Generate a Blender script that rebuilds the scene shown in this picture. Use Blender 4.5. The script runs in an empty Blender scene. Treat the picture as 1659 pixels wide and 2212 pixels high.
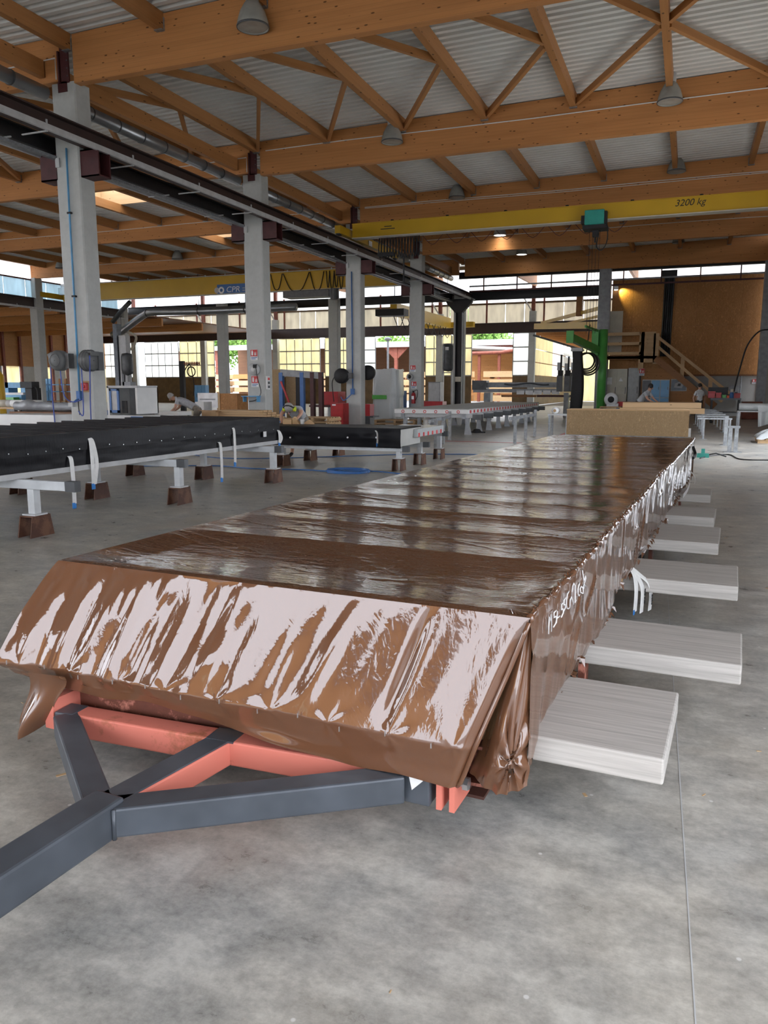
import bpy, bmesh, math, random
import numpy as np
from mathutils import Vector, Matrix
rnd = random.Random(7); nr = np.random.RandomState(5)
SC = bpy.context.scene; COL = SC.collection
PI = math.pi

# ------------------------------------------------------------------ camera, sky, exposure
F_PX, HZ, CX, CY, HC = 1680.0, 837.0, 829.5, 1106.0, 1.6
PITCH = math.atan((CY - HZ) / F_PX)
YAW = math.atan((1490 - CX) / math.hypot(F_PX, CY - HZ))
cd = bpy.data.cameras.new('camera'); cam = bpy.data.objects.new('camera', cd); COL.objects.link(cam)
cd.sensor_fit = 'VERTICAL'; cd.sensor_height = 36.0; cd.lens = F_PX / 2212 * 36.0; cd.clip_end = 600; cd.clip_start = .05
cam.location = (0, 0, HC); cam.rotation_euler = (PI / 2 - PITCH, 0, YAW); SC.camera = cam
w = bpy.data.worlds.new('sky'); SC.world = w; w.use_nodes = True
bg = w.node_tree.nodes['Background']; bg.inputs[0].default_value = (.86, .905, 1.0, 1); bg.inputs[1].default_value = 1.0
SC.view_settings.view_transform = 'Standard'; SC.view_settings.look = 'None'; SC.view_settings.gamma = 1
SC.view_settings.use_curve_mapping = False
SC.view_settings.exposure = 2.8
for k_, v_ in dict(adaptive_threshold=.05, debug_use_spatial_splits=True, max_bounces=4, diffuse_bounces=3, glossy_bounces=3, transmission_bounces=4, transparent_max_bounces=4).items(): setattr(SC.cycles, k_, v_)

# ------------------------------------------------------------------ survey helper: sight line of an image point met with a world plane
_f = Vector((-math.sin(YAW) * math.cos(PITCH), math.cos(YAW) * math.cos(PITCH), -math.sin(PITCH)))
_r = Vector((math.cos(YAW), math.sin(YAW), 0)); _u = _r.cross(_f)
def at(x, y, X=None, Y=None, Z=None):
    d = _f * F_PX + _r * (x - CX) - _u * (y - CY)
    if X is not None: t = X / d.x
    elif Y is not None: t = Y / d.y
    else: t = (Z - HC) / d.z
    return Vector((d.x * t, d.y * t, HC + d.z * t))

# ------------------------------------------------------------------ materials
M = {}
def nd(nt, t, **k):
    n = nt.nodes.new(t)
    for a, b in k.items(): setattr(n, a, b)
    return n
def base(name, col, rough=.6, metal=0., spec=.5, **kw):
    m = bpy.data.materials.new(name); m.use_nodes = True; nt = m.node_tree
    b = nt.nodes['Principled BSDF']
    b.inputs['Base Color'].default_value = (*col, 1); b.inputs['Roughness'].default_value = rough
    b.inputs['Metallic'].default_value = metal; b.inputs['Specular IOR Level'].default_value = spec
    for k, v in kw.items(): b.inputs[k.replace('_', ' ')].default_value = v
    M[name] = m; return m, nt, b
def srgb(r, g, b):
    f = lambda c: (c / 255 / 12.92) if c / 255 <= .04045 else ((c / 255 + .055) / 1.055) ** 2.4
    return (f(r), f(g), f(b))
def coords(nt, scale=(1, 1, 1), space='Object'):
    t = nd(nt, 'ShaderNodeTexCoord'); mp = nd(nt, 'ShaderNodeMapping'); mp.inputs['Scale'].default_value = scale
    nt.links.new(t.outputs[space], mp.inputs[0]); return mp.outputs[0]
def noise(nt, vec, scale, detail=4, rough=.55, dist=0):
    n = nd(nt, 'ShaderNodeTexNoise'); n.inputs['Scale'].default_value = scale; n.inputs['Detail'].default_value = detail
    n.inputs['Roughness'].default_value = rough; n.inputs['Distortion'].default_value = dist
    nt.links.new(vec, n.inputs['Vector']); return n.outputs['Fac']
def ramp(nt, fac, stops):
    r = nd(nt, 'ShaderNodeValToRGB'); e = r.color_ramp.elements
    while len(e) < len(stops): e.new(.5)
    for i, (p, c) in enumerate(stops):
        e[i].position = p; e[i].color = (*c, 1) if len(c) == 3 else c
    nt.links.new(fac, r.inputs[0]); return r.outputs[0]
def mix(nt, fac, a, b, mode='MIX'):
    m = nd(nt, 'ShaderNodeMix'); m.data_type = 'RGBA'; m.blend_type = mode
    if isinstance(fac, float): m.inputs[0].default_value = fac
    else: nt.links.new(fac, m.inputs[0])
    for i, v in ((6, a), (7, b)):
        if isinstance(v, tuple): m.inputs[i].default_value = (*v, 1)
        else: nt.links.new(v, m.inputs[i])
    return m.outputs[2]
def bump(nt, b, h, strength=.3, dist=.01):
    n = nd(nt, 'ShaderNodeBump'); n.inputs['Strength'].default_value = strength; n.inputs['Distance'].default_value = dist
    nt.links.new(h, n.inputs['Height']); nt.links.new(n.outputs[0], b.inputs['Normal'])
def painted(name, col, rough=.5, metal=0., var=.18, scale=3., spec=.5, **kw):
    m, nt, b = base(name, col, rough, metal, spec, **kw)
    n = noise(nt, coords(nt), scale, 2)
    d = tuple(c * (1 - var) for c in col); l = tuple(min(1, c * (1 + var)) for c in col)
    nt.links.new(ramp(nt, n, [(.3, d), (.7, l)]), b.inputs['Base Color'])
    return m
def wood(name, a, bcol, knots=True, lam=True, rough=.55, stretch=(.35, 7, 7)):
    m, nt, b = base(name, a, rough, 0, .3)
    v = coords(nt, stretch); n = noise(nt, v, 1.6, 4, .6, .6)
    c = ramp(nt, n, [(.25, bcol), (.7, a)])
    big = noise(nt, coords(nt, (.25, .6, 3.)), 1.2, 1)
    c = mix(nt, .5, c, ramp(nt, big, [(.3, tuple(x * .82 for x in a)), (.7, tuple(min(1, x * 1.12) for x in a))]))
    if lam:
        wv = nd(nt, 'ShaderNodeTexWave'); wv.bands_direction = 'Z'; wv.inputs['Scale'].default_value = 3.6; wv.inputs['Distortion'].default_value = .05
        nt.links.new(coords(nt), wv.inputs[0])
        c = mix(nt, ramp(nt, wv.outputs['Fac'], [(0., (.35,) * 3), (.05, (0, 0, 0))]), c, tuple(x * .55 for x in a))
    if knots:
        vo = nd(nt, 'ShaderNodeTexVoronoi'); vo.inputs['Scale'].default_value = 1; nt.links.new(coords(nt, (3.2, 4.5, 9.)), vo.inputs['Vector'])
        k = ramp(nt, vo.outputs['Distance'], [(.09, (1, 1, 1)), (.15, (0, 0, 0))])
        c = mix(nt, k, c, tuple(x * .3 for x in bcol))
    nt.links.new(c, b.inputs['Base Color'])
    return m
wood('glulam', (.60, .27, .095), (.44, .18, .055))
wood('purlin_wood', (.50, .235, .085), (.34, .145, .05), lam=False)
wood('spruce', (.62, .42, .23), (.50, .31, .15), lam=False)
wood('brown_board', (.36, .17, .07), (.27, .115, .045), lam=False)
wood('warm_board', (.50, .24, .085), (.40, .18, .06), lam=True)
wood('dark_wood', (.22, .10, .045), (.15, .065, .03), lam=False)
wood('weathered', (.60, .57, .53), (.16, .145, .125), knots=False, lam=False, rough=.8, stretch=(1.1, 34, 34))
painted('deck_metal', (.80, .79, .745), .5, 0, .05, 1.0)
painted('galv', (.30, .315, .325), .45, .5, .25, 14)
painted('white_paint', (.62, .64, .65), .45, 0, .12, 6)
painted('grey_paint', (.30, .315, .33), .4, 0, .15, 5)
painted('light_grey', (.52, .53, .53), .5, 0, .1, 5)
painted('slate_paint', (.075, .085, .10), .38, .2, .22, 6)
painted('burgundy', (.075, .018, .02), .5, 0, .15, 5)
painted('runway_brown', (.045, .025, .022), .5, 0, .15, 3)
painted('black_steel', (.018, .018, .02), .5, .2, .2, 3)
painted('oxide_red', (.22, .06, .035), .6, 0, .2, 4)
painted('crane_yellow', (.58, .35, .015), .42, 0, .06, .8)
painted('teal', (.03, .33, .27), .4, 0, .1, 4)
painted('jib_green', (.10, .42, .085), .35, 0, .1, 3)
painted('red_paint', (.46, .025, .03), .4, 0, .12, 5)
painted('blue_paint', (.05, .16, .42), .4, 0, .1, 5)
painted('locker_blue', (.13, .36, .62), .4, 0, .06, 2)
painted('sky_blue_pipe', (.12, .36, .62), .4)
painted('reel_grey', (.13, .135, .135), .55, 0, .1, 6)
painted('rubber', (.012, .012, .013), .6, 0, .2, 8)
painted('hose_blue', (.06, .10, .40), .5)
painted('cream_paint', (.60, .56, .46), .5, 0, .08, 2)
painted('cardboard', (.42, .27, .14), .8, 0, .12, 4)
painted('strap_white', (.80, .80, .78), .7, 0, .06, 20)
painted('tag_blue', (.03, .22, .62), .6)
painted('white_plastic', (.78, .78, .76), .4, 0, .05, 3)
painted('wainscot', (.14, .085, .035), .6, 0, .25, 2)
painted('skin', (.52, .29, .20), .5, 0, .08, 12)
painted('hair_grey', (.35, .33, .31), .8, 0, .3, 60)
painted('hair_dark', (.025, .02, .018), .8, 0, .3, 60)
painted('shirt_grey', (.42, .43, .45), .85, 0, .1, 14)
painted('shirt_white', (.66, .68, .68), .85, 0, .1, 14)
painted('trouser_dark', (.06, .06, .065), .85, 0, .2, 14)
painted('trouser_khaki', (.22, .19, .15), .85, 0, .2, 14)
painted('muff_yellow', (.68, .80, .03), .45)
painted('board_grey', (.50, .50, .47), .75, 0, .08, 2)
painted('osb_face', (.36, .25, .13), .7)
painted('aluminium', (.66, .67, .68), .3, .9, .08, 6)
painted('duct_metal', (.36, .37, .38), .35, .8, .12, 2)
painted('dark_grey_metal', (.10, .105, .11), .45, .3, .2, 4)
painted('sign_red', (.62, .05, .05), .5, 0, .05, 5)
painted('lens_grey', (.34, .34, .31), .25, 0, .1, 5)
painted('print_black', (.02, .02, .02), .6)
painted('print_white', (.85, .85, .85), .6)
painted('leaf', (.16, .30, .05), .8, 0, .5, 3)
painted('bark', (.14, .10, .07), .9)
painted('orange_paint', (.72, .12, .03), .5)
painted('pipe_dark', (.05, .05, .055), .35, .4)
def rusty(name, paint, rust, amt, sc=9.):
    m, nt, b = base(name, paint, .65)
    n = noise(nt, coords(nt), sc, 6, .7); n2 = noise(nt, coords(nt, (1, 1, 1)), 2.2, 2)
    f = mix(nt, .5, n, n2)
    c = ramp(nt, f, [(amt - .06, paint), (amt + .02, rust), (.8, tuple(x * .5 for x in rust))])
    nt.links.new(c, b.inputs['Base Color']); bump(nt, b, n, .25, .004)
rusty('salmon', (.66, .19, .135), (.30, .10, .04), .62, 6)
rusty('salmon_rust', (.55, .21, .15), (.13, .035, .018), .46, 16)
rusty('rust_block', (.16, .075, .04), (.09, .035, .02), .5, 8)
rusty('rust_rail', (.14, .045, .02), (.06, .02, .012), .5, 10)
def conc(name, a, bcol, sc=1.2, rough=.75):
    m, nt, b = base(name, a, rough, 0, .35)
    n = noise(nt, coords(nt), sc, 4, .62); n2 = noise(nt, coords(nt), sc * 9, 4, .7)
    c = mix(nt, .35, ramp(nt, n, [(.3, bcol), (.68, a)]), ramp(nt, n2, [(.3, bcol), (.7, a)]))
    nt.links.new(c, b.inputs['Base Color']); bump(nt, b, n2, .12, .004)
    return m, nt, b
conc('column_concrete', (.60, .61, .585), (.44, .45, .43), .8)
conc('wall_concrete', (.40, .40, .38), (.31, .31, .30), .5)
def floor_mat():
    m, nt, b = base('floor_concrete', (.4, .39, .37), .32, 0, .5)
    v = coords(nt); big = noise(nt, v, .8, 3, .62, 0); mid = noise(nt, coords(nt, (1, 1.5, 1)), 3.4, 6, .74, 0); fine = noise(nt, v, 30, 4, .75)
    c = ramp(nt, mid, [(.36, (.20, .195, .178)), (.5, (.42, .405, .365)), (.62, (.68, .655, .59))])
    c = mix(nt, .38, c, ramp(nt, big, [(.38, (.24, .25, .245)), (.60, (.62, .56, .45))]))
    c = mix(nt, .22, c, ramp(nt, fine, [(.36, (.18, .18, .17)), (.64, (.60, .59, .56))]))
    warm = ramp(nt, noise(nt, coords(nt, (.7, 1, 1)), 1.1, 3, .6), [(.56, (0, 0, 0)), (.72, (.5, .5, .5))])
    c = mix(nt, warm, c, (.42, .36, .28))
    sp = nd(nt, 'ShaderNodeTexVoronoi'); sp.inputs['Scale'].default_value = 5.; nt.links.new(v, sp.inputs['Vector'])
    c = mix(nt, ramp(nt, sp.outputs['Distance'], [(.03, (1, 1, 1)), (.045, (0, 0, 0))]), c, (.66, .65, .62))
    sp2 = nd(nt, 'ShaderNodeTexVoronoi'); sp2.inputs['Scale'].default_value = 2.3; nt.links.new(coords(nt, (1.3, 1, 1)), sp2.inputs['Vector'])
    c = mix(nt, ramp(nt, sp2.outputs['Distance'], [(.02, (.6, .6, .6)), (.04, (0, 0, 0))]), c, (.20, .19, .175))
    nt.links.new(c, b.inputs['Base Color'])
    r = ramp(nt, mid, [(.3, (.24,) * 3), (.75, (.5,) * 3)]); nt.links.new(r, b.inputs['Roughness'])
floor_mat()
def osb_mat(name, a, bcol, sc=1.):
    m, nt, b = base(name, a, .65, 0, .3)
    vo = nd(nt, 'ShaderNodeTexVoronoi'); vo.inputs['Scale'].default_value = 16 * sc
    vv = nd(nt, 'ShaderNodeVectorMath', operation='ADD'); nz = nd(nt, 'ShaderNodeTexNoise'); nz.inputs['Scale'].default_value = 5 * sc
    v = coords(nt, (1, 1, .45)); nt.links.new(v, nz.inputs['Vector']); nt.links.new(v, vv.inputs[0]); nt.links.new(nz.outputs['Color'], vv.inputs[1])
    nt.links.new(vv.outputs[0], vo.inputs['Vector'])
    h = nd(nt, 'ShaderNodeSeparateColor'); nt.links.new(vo.outputs['Color'], h.inputs[0])
    c = ramp(nt, h.outputs[0], [(0, bcol), (.55, a), (.86, tuple(x * .8 for x in a)), (1., tuple(min(1, x * 1.5) for x in a))])
    c = mix(nt, .35, c, ramp(nt, noise(nt, v, .7, 3), [(.3, bcol), (.7, a)]))
    nt.links.new(c, b.inputs['Base Color'])
osb_mat('osb', (.46, .225, .085), (.32, .14, .045))
osb_mat('osb_pale', (.44, .31, .17), (.33, .215, .105), 1.6)
def film_mat(name, col, rough, ior, amt, crease, sx=(1., 3.6, 1.)):
    m, nt, b = base(name, col, rough, 0, .5); b.inputs['IOR'].default_value = ior
    def mth(op, a, c):
        n = nd(nt, 'ShaderNodeMath', operation=op)
        for i, v in enumerate((a, c)):
            if isinstance(v, (int, float)): n.inputs[i].default_value = v
            else: nt.links.new(v, n.inputs[i])
        return n.outputs[0]
    n1_ = noise(nt, coords(nt, sx), 5, 4, .5, .9); n2_ = noise(nt, coords(nt, sx), 13, 3, .5, .6); n3_ = noise(nt, coords(nt), 60, 2, .5, .3)
    r1 = mth('ABSOLUTE', mth('SUBTRACT', n1_, .5), 0); r2 = mth('ABSOLUTE', mth('SUBTRACT', n2_, .5), 0)
    h = mth('ADD', mth('ADD', mth('MULTIPLY', r1, 1.0), mth('MULTIPLY', r2, .5)), mth('MULTIPLY', n3_, .05))
    bump(nt, b, h, crease, amt)
    return m, nt, b
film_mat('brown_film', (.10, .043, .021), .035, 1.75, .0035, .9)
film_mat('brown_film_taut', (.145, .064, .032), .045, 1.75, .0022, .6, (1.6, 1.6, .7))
film_mat('black_film', (.008, .008, .010), .45, 1.3, .006, .4)
film_mat('clear_film', (.55, .58, .58), .2, 1.5, .03, .6)
def translucent(name, col, tr, rib=0):
    m = bpy.data.materials.new(name); m.use_nodes = True; nt = m.node_tree; nt.nodes.clear()
    o = nd(nt, 'ShaderNodeOutputMaterial'); d = nd(nt, 'ShaderNodeBsdfDiffuse'); t = nd(nt, 'ShaderNodeBsdfTranslucent'); mx = nd(nt, 'ShaderNodeMixShader')
    n = noise(nt, coords(nt, (1, 1, .25)), 2.2, 2)
    c = ramp(nt, n, [(.3, tuple(x * .8 for x in col)), (.65, col)])
    nt.links.new(c, d.inputs[0]); nt.links.new(c, t.inputs[0]); mx.inputs[0].default_value = tr
    nt.links.new(d.outputs[0], mx.inputs[1]); nt.links.new(t.outputs[0], mx.inputs[2]); nt.links.new(mx.outputs[0], o.inputs[0]); M[name] = m
translucent('poly_white', (.98, .98, .93), .82)
translucent('poly_cream', (.90, .82, .58), .72)
translucent('poly_grey', (.76, .71, .60), .55)
translucent('poly_clear', (.99, .99, .98), .95)
translucent('poly_blue', (.60, .73, .78), .66)
def emis(name, col, s):
    m, nt, b = base(name, col, .4); b.inputs['Emission Color'].default_value = (*col, 1); b.inputs['Emission Strength'].default_value = s
emis('lamp_lit', (1, .97, .88), 1.5)

# ------------------------------------------------------------------ mesh builders
class MB:
    def __init__(s): s.v = []; s.f = []; s.mi = []; s.cur = 0
    def add(s, vs, fs):
        o = len(s.v); s.v += [tuple(p) for p in vs]; s.f += [tuple(i + o for i in f) for f in fs]; s.mi += [s.cur] * len(fs); return s
    def box(s, x0, x1, y0, y1, z0, z1):
        return s.add([(x0, y0, z0), (x1, y0, z0), (x1, y1, z0), (x0, y1, z0), (x0, y0, z1), (x1, y0, z1), (x1, y1, z1), (x0, y1, z1)],
                     [(3, 2, 1, 0), (4, 5, 6, 7), (0, 1, 5, 4), (1, 2, 6, 5), (2, 3, 7, 6), (3, 0, 4, 7)])
    def cbox(s, x, y, z, a, b, c): return s.box(x - a / 2, x + a / 2, y - b / 2, y + b / 2, z - c / 2, z + c / 2)
    def prism(s, poly, a, b, axis='y'):
        n = len(poly)
        g = {'y': lambda p, t: (p[0], t, p[1]), 'x': lambda p, t: (t, p[0], p[1]), 'z': lambda p, t: (p[0], p[1], t)}[axis]
        vs = [g(p, a) for p in poly] + [g(p, b) for p in poly]
        return s.add(vs, [tuple(range(n))[::-1], tuple(range(n, 2 * n))] + [(i, (i + 1) % n, n + (i + 1) % n, n + i) for i in range(n)])
    def cyl(s, p0, p1, r0, r1=None, n=12, caps=True):
        r1 = r0 if r1 is None else r1
        p0, p1 = Vector(p0), Vector(p1); d = (p1 - p0).normalized(); a = d.orthogonal().normalized(); b = d.cross(a)
        vs = []
        for p, r in ((p0, r0), (p1, r1)):
            for i in range(n):
                t = 2 * PI * i / n; vs.append(p + a * (r * math.cos(t)) + b * (r * math.sin(t)))
        fs = [(i, (i + 1) % n, n + (i + 1) % n, n + i) for i in range(n)]
        if caps: fs += [tuple(range(n))[::-1], tuple(range(n, 2 * n))]
        return s.add(vs, fs)
    def tube(s, pts, r, n=8, radii=None):
        pts = [Vector(p) for p in pts]; vs = []; fs = []
        ref = None
        for i, p in enumerate(pts):
            d = (pts[min(i + 1, len(pts) - 1)] - pts[max(i - 1, 0)]).normalized()
            if ref is None: ref = d.orthogonal().normalized()
            a = (ref - d * ref.dot(d));  a = a.normalized() if a.length > 1e-4 else d.orthogonal().normalized(); ref = a; b = d.cross(a)
            rr = radii[i] if radii else r
            for j in range(n):
                t = 2 * PI * j / n; vs.append(p + a * (rr * math.cos(t)) + b * (rr * math.sin(t)))
        for i in range(len(pts) - 1):
            for j in range(n): fs.append((i * n + j, i * n + (j + 1) % n, (i + 1) * n + (j + 1) % n, (i + 1) * n + j))
        fs += [tuple(range(n))[::-1], tuple(range((len(pts) - 1) * n, len(pts) * n))]
        return s.add(vs, fs)
    def lathe(s, prof, n=20, c=(0, 0, 0), axis='z'):
        vs = []; fs = []
        for r, z in prof:
            for j in range(n):
                t = 2 * PI * j / n; x, y = r * math.cos(t), r * math.sin(t)
                q = (x, y, z) if axis == 'z' else ((z, x, y) if axis == 'x' else (x, z, y))
                vs.append((c[0] + q[0], c[1] + q[1], c[2] + q[2]))
        for i in range(len(prof) - 1):
            for j in range(n): fs.append((i * n + j, i * n + (j + 1) % n, (i + 1) * n + (j + 1) % n, (i + 1) * n + j))
        return s.add(vs, fs)
    def ibeam(s, L, h, wd, tf=.03, tw=.02):          # along local x, centred
        s.box(0, L, -wd / 2, wd / 2, -h / 2, -h / 2 + tf); s.box(0, L, -wd / 2, wd / 2, h / 2 - tf, h / 2)
        return s.box(0, L, -tw / 2, tw / 2, -h / 2 + tf, h / 2 - tf)
    def grid(s, P):                                   # P: (n,m,3) array
        n, m = P.shape[:2]
        return s.add(P.reshape(-1, 3).tolist(), [(i * m + j, i * m + j + 1, (i + 1) * m + j + 1, (i + 1) * m + j) for i in range(n - 1) for j in range(m - 1)])
    def mesh(s, name, mats, smooth=False):
        me = bpy.data.meshes.new(name); me.from_pydata(s.v, [], s.f); me.update()
        for m in (mats if isinstance(mats, (list, tuple)) else [mats]): me.materials.append(M[m])
        if isinstance(mats, (list, tuple)): me.polygons.foreach_set('material_index', s.mi)
        bm = bmesh.new(); bm.from_mesh(me); bmesh.ops.recalc_face_normals(bm, faces=bm.faces); bm.to_mesh(me); bm.free()
        if smooth: me.polygons.foreach_set('use_smooth', [True] * len(me.polygons))
        return me
    def build(s, name, mats, parent=None, smooth=False, bevel=0, loc=None):
        o = bpy.data.objects.new(name, s.mesh(name, mats, smooth)); COL.objects.link(o)
        if loc is not None: o.location = loc
        if parent is not None: o.parent = parent
        if bevel:
            b = o.modifiers.new('bevel', 'BEVEL'); b.width = bevel; b.segments = 2; b.limit_method = 'ANGLE'
        return o
def bar_matrix(p0, p1, up=(0, 0, 1)):
    p0, p1 = Vector(p0), Vector(p1); x = (p1 - p0).normalized(); z = Vector(up); z = z - x * z.dot(x)
    if z.length < 1e-5: z = Vector((0, 1, 0)) - x * x.y
    z.normalize(); y = z.cross(x)
    m = Matrix((x, y, z)).transposed().to_4x4(); m.translation = p0; return m, (p1 - p0).length
def bar(name, p0, p1, wd, h, mat, parent=None, kind='box', up=(0, 0, 1), bevel=0, **k):   # a straight member, grain along local x
    m, L = bar_matrix(p0, p1, up); b = MB()
    if kind == 'box': b.box(0, L, -wd / 2, wd / 2, -h / 2, h / 2)
    elif kind == 'ibeam': b.ibeam(L, h, wd, **k)
    elif kind == 'cyl': b.cyl((0, 0, 0), (L, 0, 0), wd / 2, n=14)
    o = b.build(name, mat, parent, smooth=(kind == 'cyl' and False), bevel=bevel); o.matrix_local = m; return o
def thing(name, label, cat, loc=(0, 0, 0), rz=0, group=None, kind=None):
    o = bpy.data.objects.new(name, None); COL.objects.link(o); o.location = loc; o.rotation_euler = (0, 0, rz); o.empty_display_size = .2
    return tag(o, label, cat, group, kind)
def tag(o, label=None, cat=None, group=None, kind=None):
    if label: o['label'] = label
    if cat: o['category'] = cat
    if group: o['group'] = group
    if kind: o['kind'] = kind
    return o
def dup(root, loc=None, rz=None, label=None, parent=None):
    r = root.copy(); COL.objects.link(r)
    if parent is not None: r.parent = parent
    if loc is not None: r.location = loc
    if rz is not None: r.rotation_euler = (0, 0, rz)
    if label: r['label'] = label
    for ch in list(root.children): dup(ch, parent=r)
    return r
def ttext(name, s, size, mat, parent, m, shear=0, sx=1.):
    c = bpy.data.curves.new(name, 'FONT'); c.body = s; c.size = size; c.shear = shear; c.extrude = .003
    tmp = bpy.data.objects.new(name, c); COL.objects.link(tmp); bpy.context.view_layer.update()
    me = bpy.data.meshes.new_from_object(tmp.evaluated_get(bpy.context.evaluated_depsgraph_get())); bpy.data.objects.remove(tmp)
    me.materials.clear(); me.materials.append(M[mat]); o = bpy.data.objects.new(name, me); COL.objects.link(o); o.parent = parent; o.matrix_local = m @ Matrix.Diagonal((sx, 1, 1, 1)); return o
FACE_Y = Matrix(((1, 0, 0, 0), (0, 0, -1, 0), (0, 1, 0, 0), (0, 0, 0, 1)))        # text readable from -Y
def T(x, y, z): return Matrix.Translation((x, y, z))

def vnoise(seed, nx, ny):
    g = np.random.RandomState(seed).rand(ny + 3, nx + 3) * 2 - 1
    def f(x, y):
        x = np.clip(np.asarray(x, float), 0, nx); y = np.clip(np.asarray(y, float), 0, ny)
        i = np.floor(x).astype(int); j = np.floor(y).astype(int); a = x - i; b = y - j
        a = a * a * (3 - 2 * a); b = b * b * (3 - 2 * b)
        return (g[j, i] * (1 - a) + g[j, i + 1] * a) * (1 - b) + (g[j + 1, i] * (1 - a) + g[j + 1, i + 1] * a) * b
    return f
# ------------------------------------------------------------------ the hall
BAY = 8.13; YC = [14.8 + BAY * k for k in range(5)]; Y5 = YC[4]; YB = 14.8 - 3 * BAY
XR, XL, X1 = 3.75, -39.0, -13.45; YF = 70.0
def ztop(x): return 9.27 + max(0, (x + 13.1)) * .0165
fl = tag(MB().box(-60, 14, YB, YF + .5, -.2, 0).build('floor', 'floor_concrete'), kind='structure')
tag(MB().box(-260, 200, -160, 330, -.6, -.06).build('floor_outside_yard', 'wall_concrete'), kind='structure')
a, b_ = at(1463, 1600, Z=0), at(1502, 2200, Z=0); d_ = (a - b_).normalized()
bar('floor_joint', (b_ - d_ * 1.5).to_tuple()[:2] + (.0005,), (a + d_ * 7).to_tuple()[:2] + (.0005,), .004, .002, 'light_grey', fl)
bar('floor_joint', (-4.3, 8, .0005), (-4.0, 47, .0005), .012, .002, 'grey_paint', fl)
bar('floor_joint', (3.0, 6, .0005), (3.0, 47, .0005), .012, .002, 'grey_paint', fl)

# deck: trapezoidal sheet ribs run across the hall
def deck(x0, x1, y0, y1, name, parent=None):
    pts = []; y = y0
    while y < y1:
        pts += [(y, 0), (y + .12, 0), (y + .135, .10), (y + .255, .10)]; y += .27
    pts.append((y1, 0)); b = MB(); n = len(pts); xs = [x0, x1]
    vs = [(x, p[0], ztop(x) + .02 + p[1]) for x in xs for p in pts]
    b.add(vs, [(i, i + 1, n + i + 1, n + i) for i in range(n - 1)])
    return b.build(name, 'deck_metal', parent)
ceil = tag(deck(-13.3, XR + .4, YB, Y5 + .6, 'ceiling'), kind='structure')
ceilL = tag(deck(-21.2, -13.3, YB, Y5 + .6, 'ceiling_left'), kind='structure')
deck(-39.6, -24.0, YB, Y5 + .6, 'deck_sheet', ceilL)
SK = [(25.9, 28.3), (34.2, 36.2)]
ys = [YB] + [v for s_ in SK for v in s_] + [Y5 + .6]
for i in range(0, len(ys), 2): deck(-24.0, -21.2, ys[i], ys[i + 1], 'deck_sheet', ceilL)
for i, (ya, yb) in enumerate(SK):
    wdw = tag(MB().box(-24.0, -21.2, ya, yb, 10.0, 10.03).build('window_%d' % (90 + i), 'poly_clear'), kind='structure')
    for p, q in (((-24, ya, 9.65), (-24, yb, 9.65)), ((-21.2, ya, 9.65), (-21.2, yb, 9.65)), ((-24, ya, 9.65), (-21.2, ya, 9.65)), ((-24, yb, 9.65), (-21.2, yb, 9.65))):
        bar('shaft_board', p, q, .04, .75, 'spruce', wdw)
    bar('glazing_bar', (-22.6, ya, 9.97), (-22.6, yb, 9.97), .06, .06, 'white_paint', wdw)
# purlins, hangers and wind braces belong to the ceiling
pm = MB().box(0, BAY - .22, -.08, .08, -.34, 0).mesh('purlin', 'purlin_wood')
hm = MB().box(-.012, .012, -.1, .1, -.36, -.1).box(-.1, 0, -.1, .1, -.36, -.345).mesh('hanger', 'galv')
PX = [-13.22 + 2.46 * j for j in range(-10, 8)]
for k in range(-3, 4):
    for x in PX:
        if x > XR: continue
        if k < -1 and (int(round((x + 13.22) / 2.46)) % 2): continue
        o = bpy.data.objects.new('purlin', pm); COL.objects.link(o); o.parent = ceil if x > -13.3 else ceilL
        o.location = (x, 14.8 + BAY * k + .21, ztop(x) + .012); o.rotation_euler = (0, 0, PI / 2)
        if k >= -1 and x > -30:
            h = bpy.data.objects.new('hanger', hm); COL.objects.link(h); h.parent = o; h.location = (BAY - .225, 0, 0)
for k in (0,):
    ym = YC[k] + BAY / 2
    for j, x in enumerate(PX):
        if x < -28 or x > 2.5: continue
        par = ceil if x > -13.3 else ceilL
        z = lambda q: ztop(q) - .22
        if x < -.5:
            xl = x - 2.46
            bar('wind_brace', (xl + .09, YC[k] + .3, z(xl)), (x - .08, ym - .1, z(x)), .10, .16, 'purlin_wood', par)
            bar('wind_brace', (xl + .09, YC[k + 1] - .1, z(xl)), (x - .08, ym + .1, z(x)), .10, .16, 'purlin_wood', par)
        if -1.5 < x < 2.5:
            xr = x + 2.46
            bar('wind_brace', (xr - .09, YC[k] + .3, z(xr)), (x + .08, ym - .1, z(x)), .10, .16, 'purlin_wood', par)
            bar('wind_brace', (xr - .09, YC[k + 1] - .1, z(xr)), (x + .08, ym + .1, z(x)), .10, .16, 'purlin_wood', par)
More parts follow.
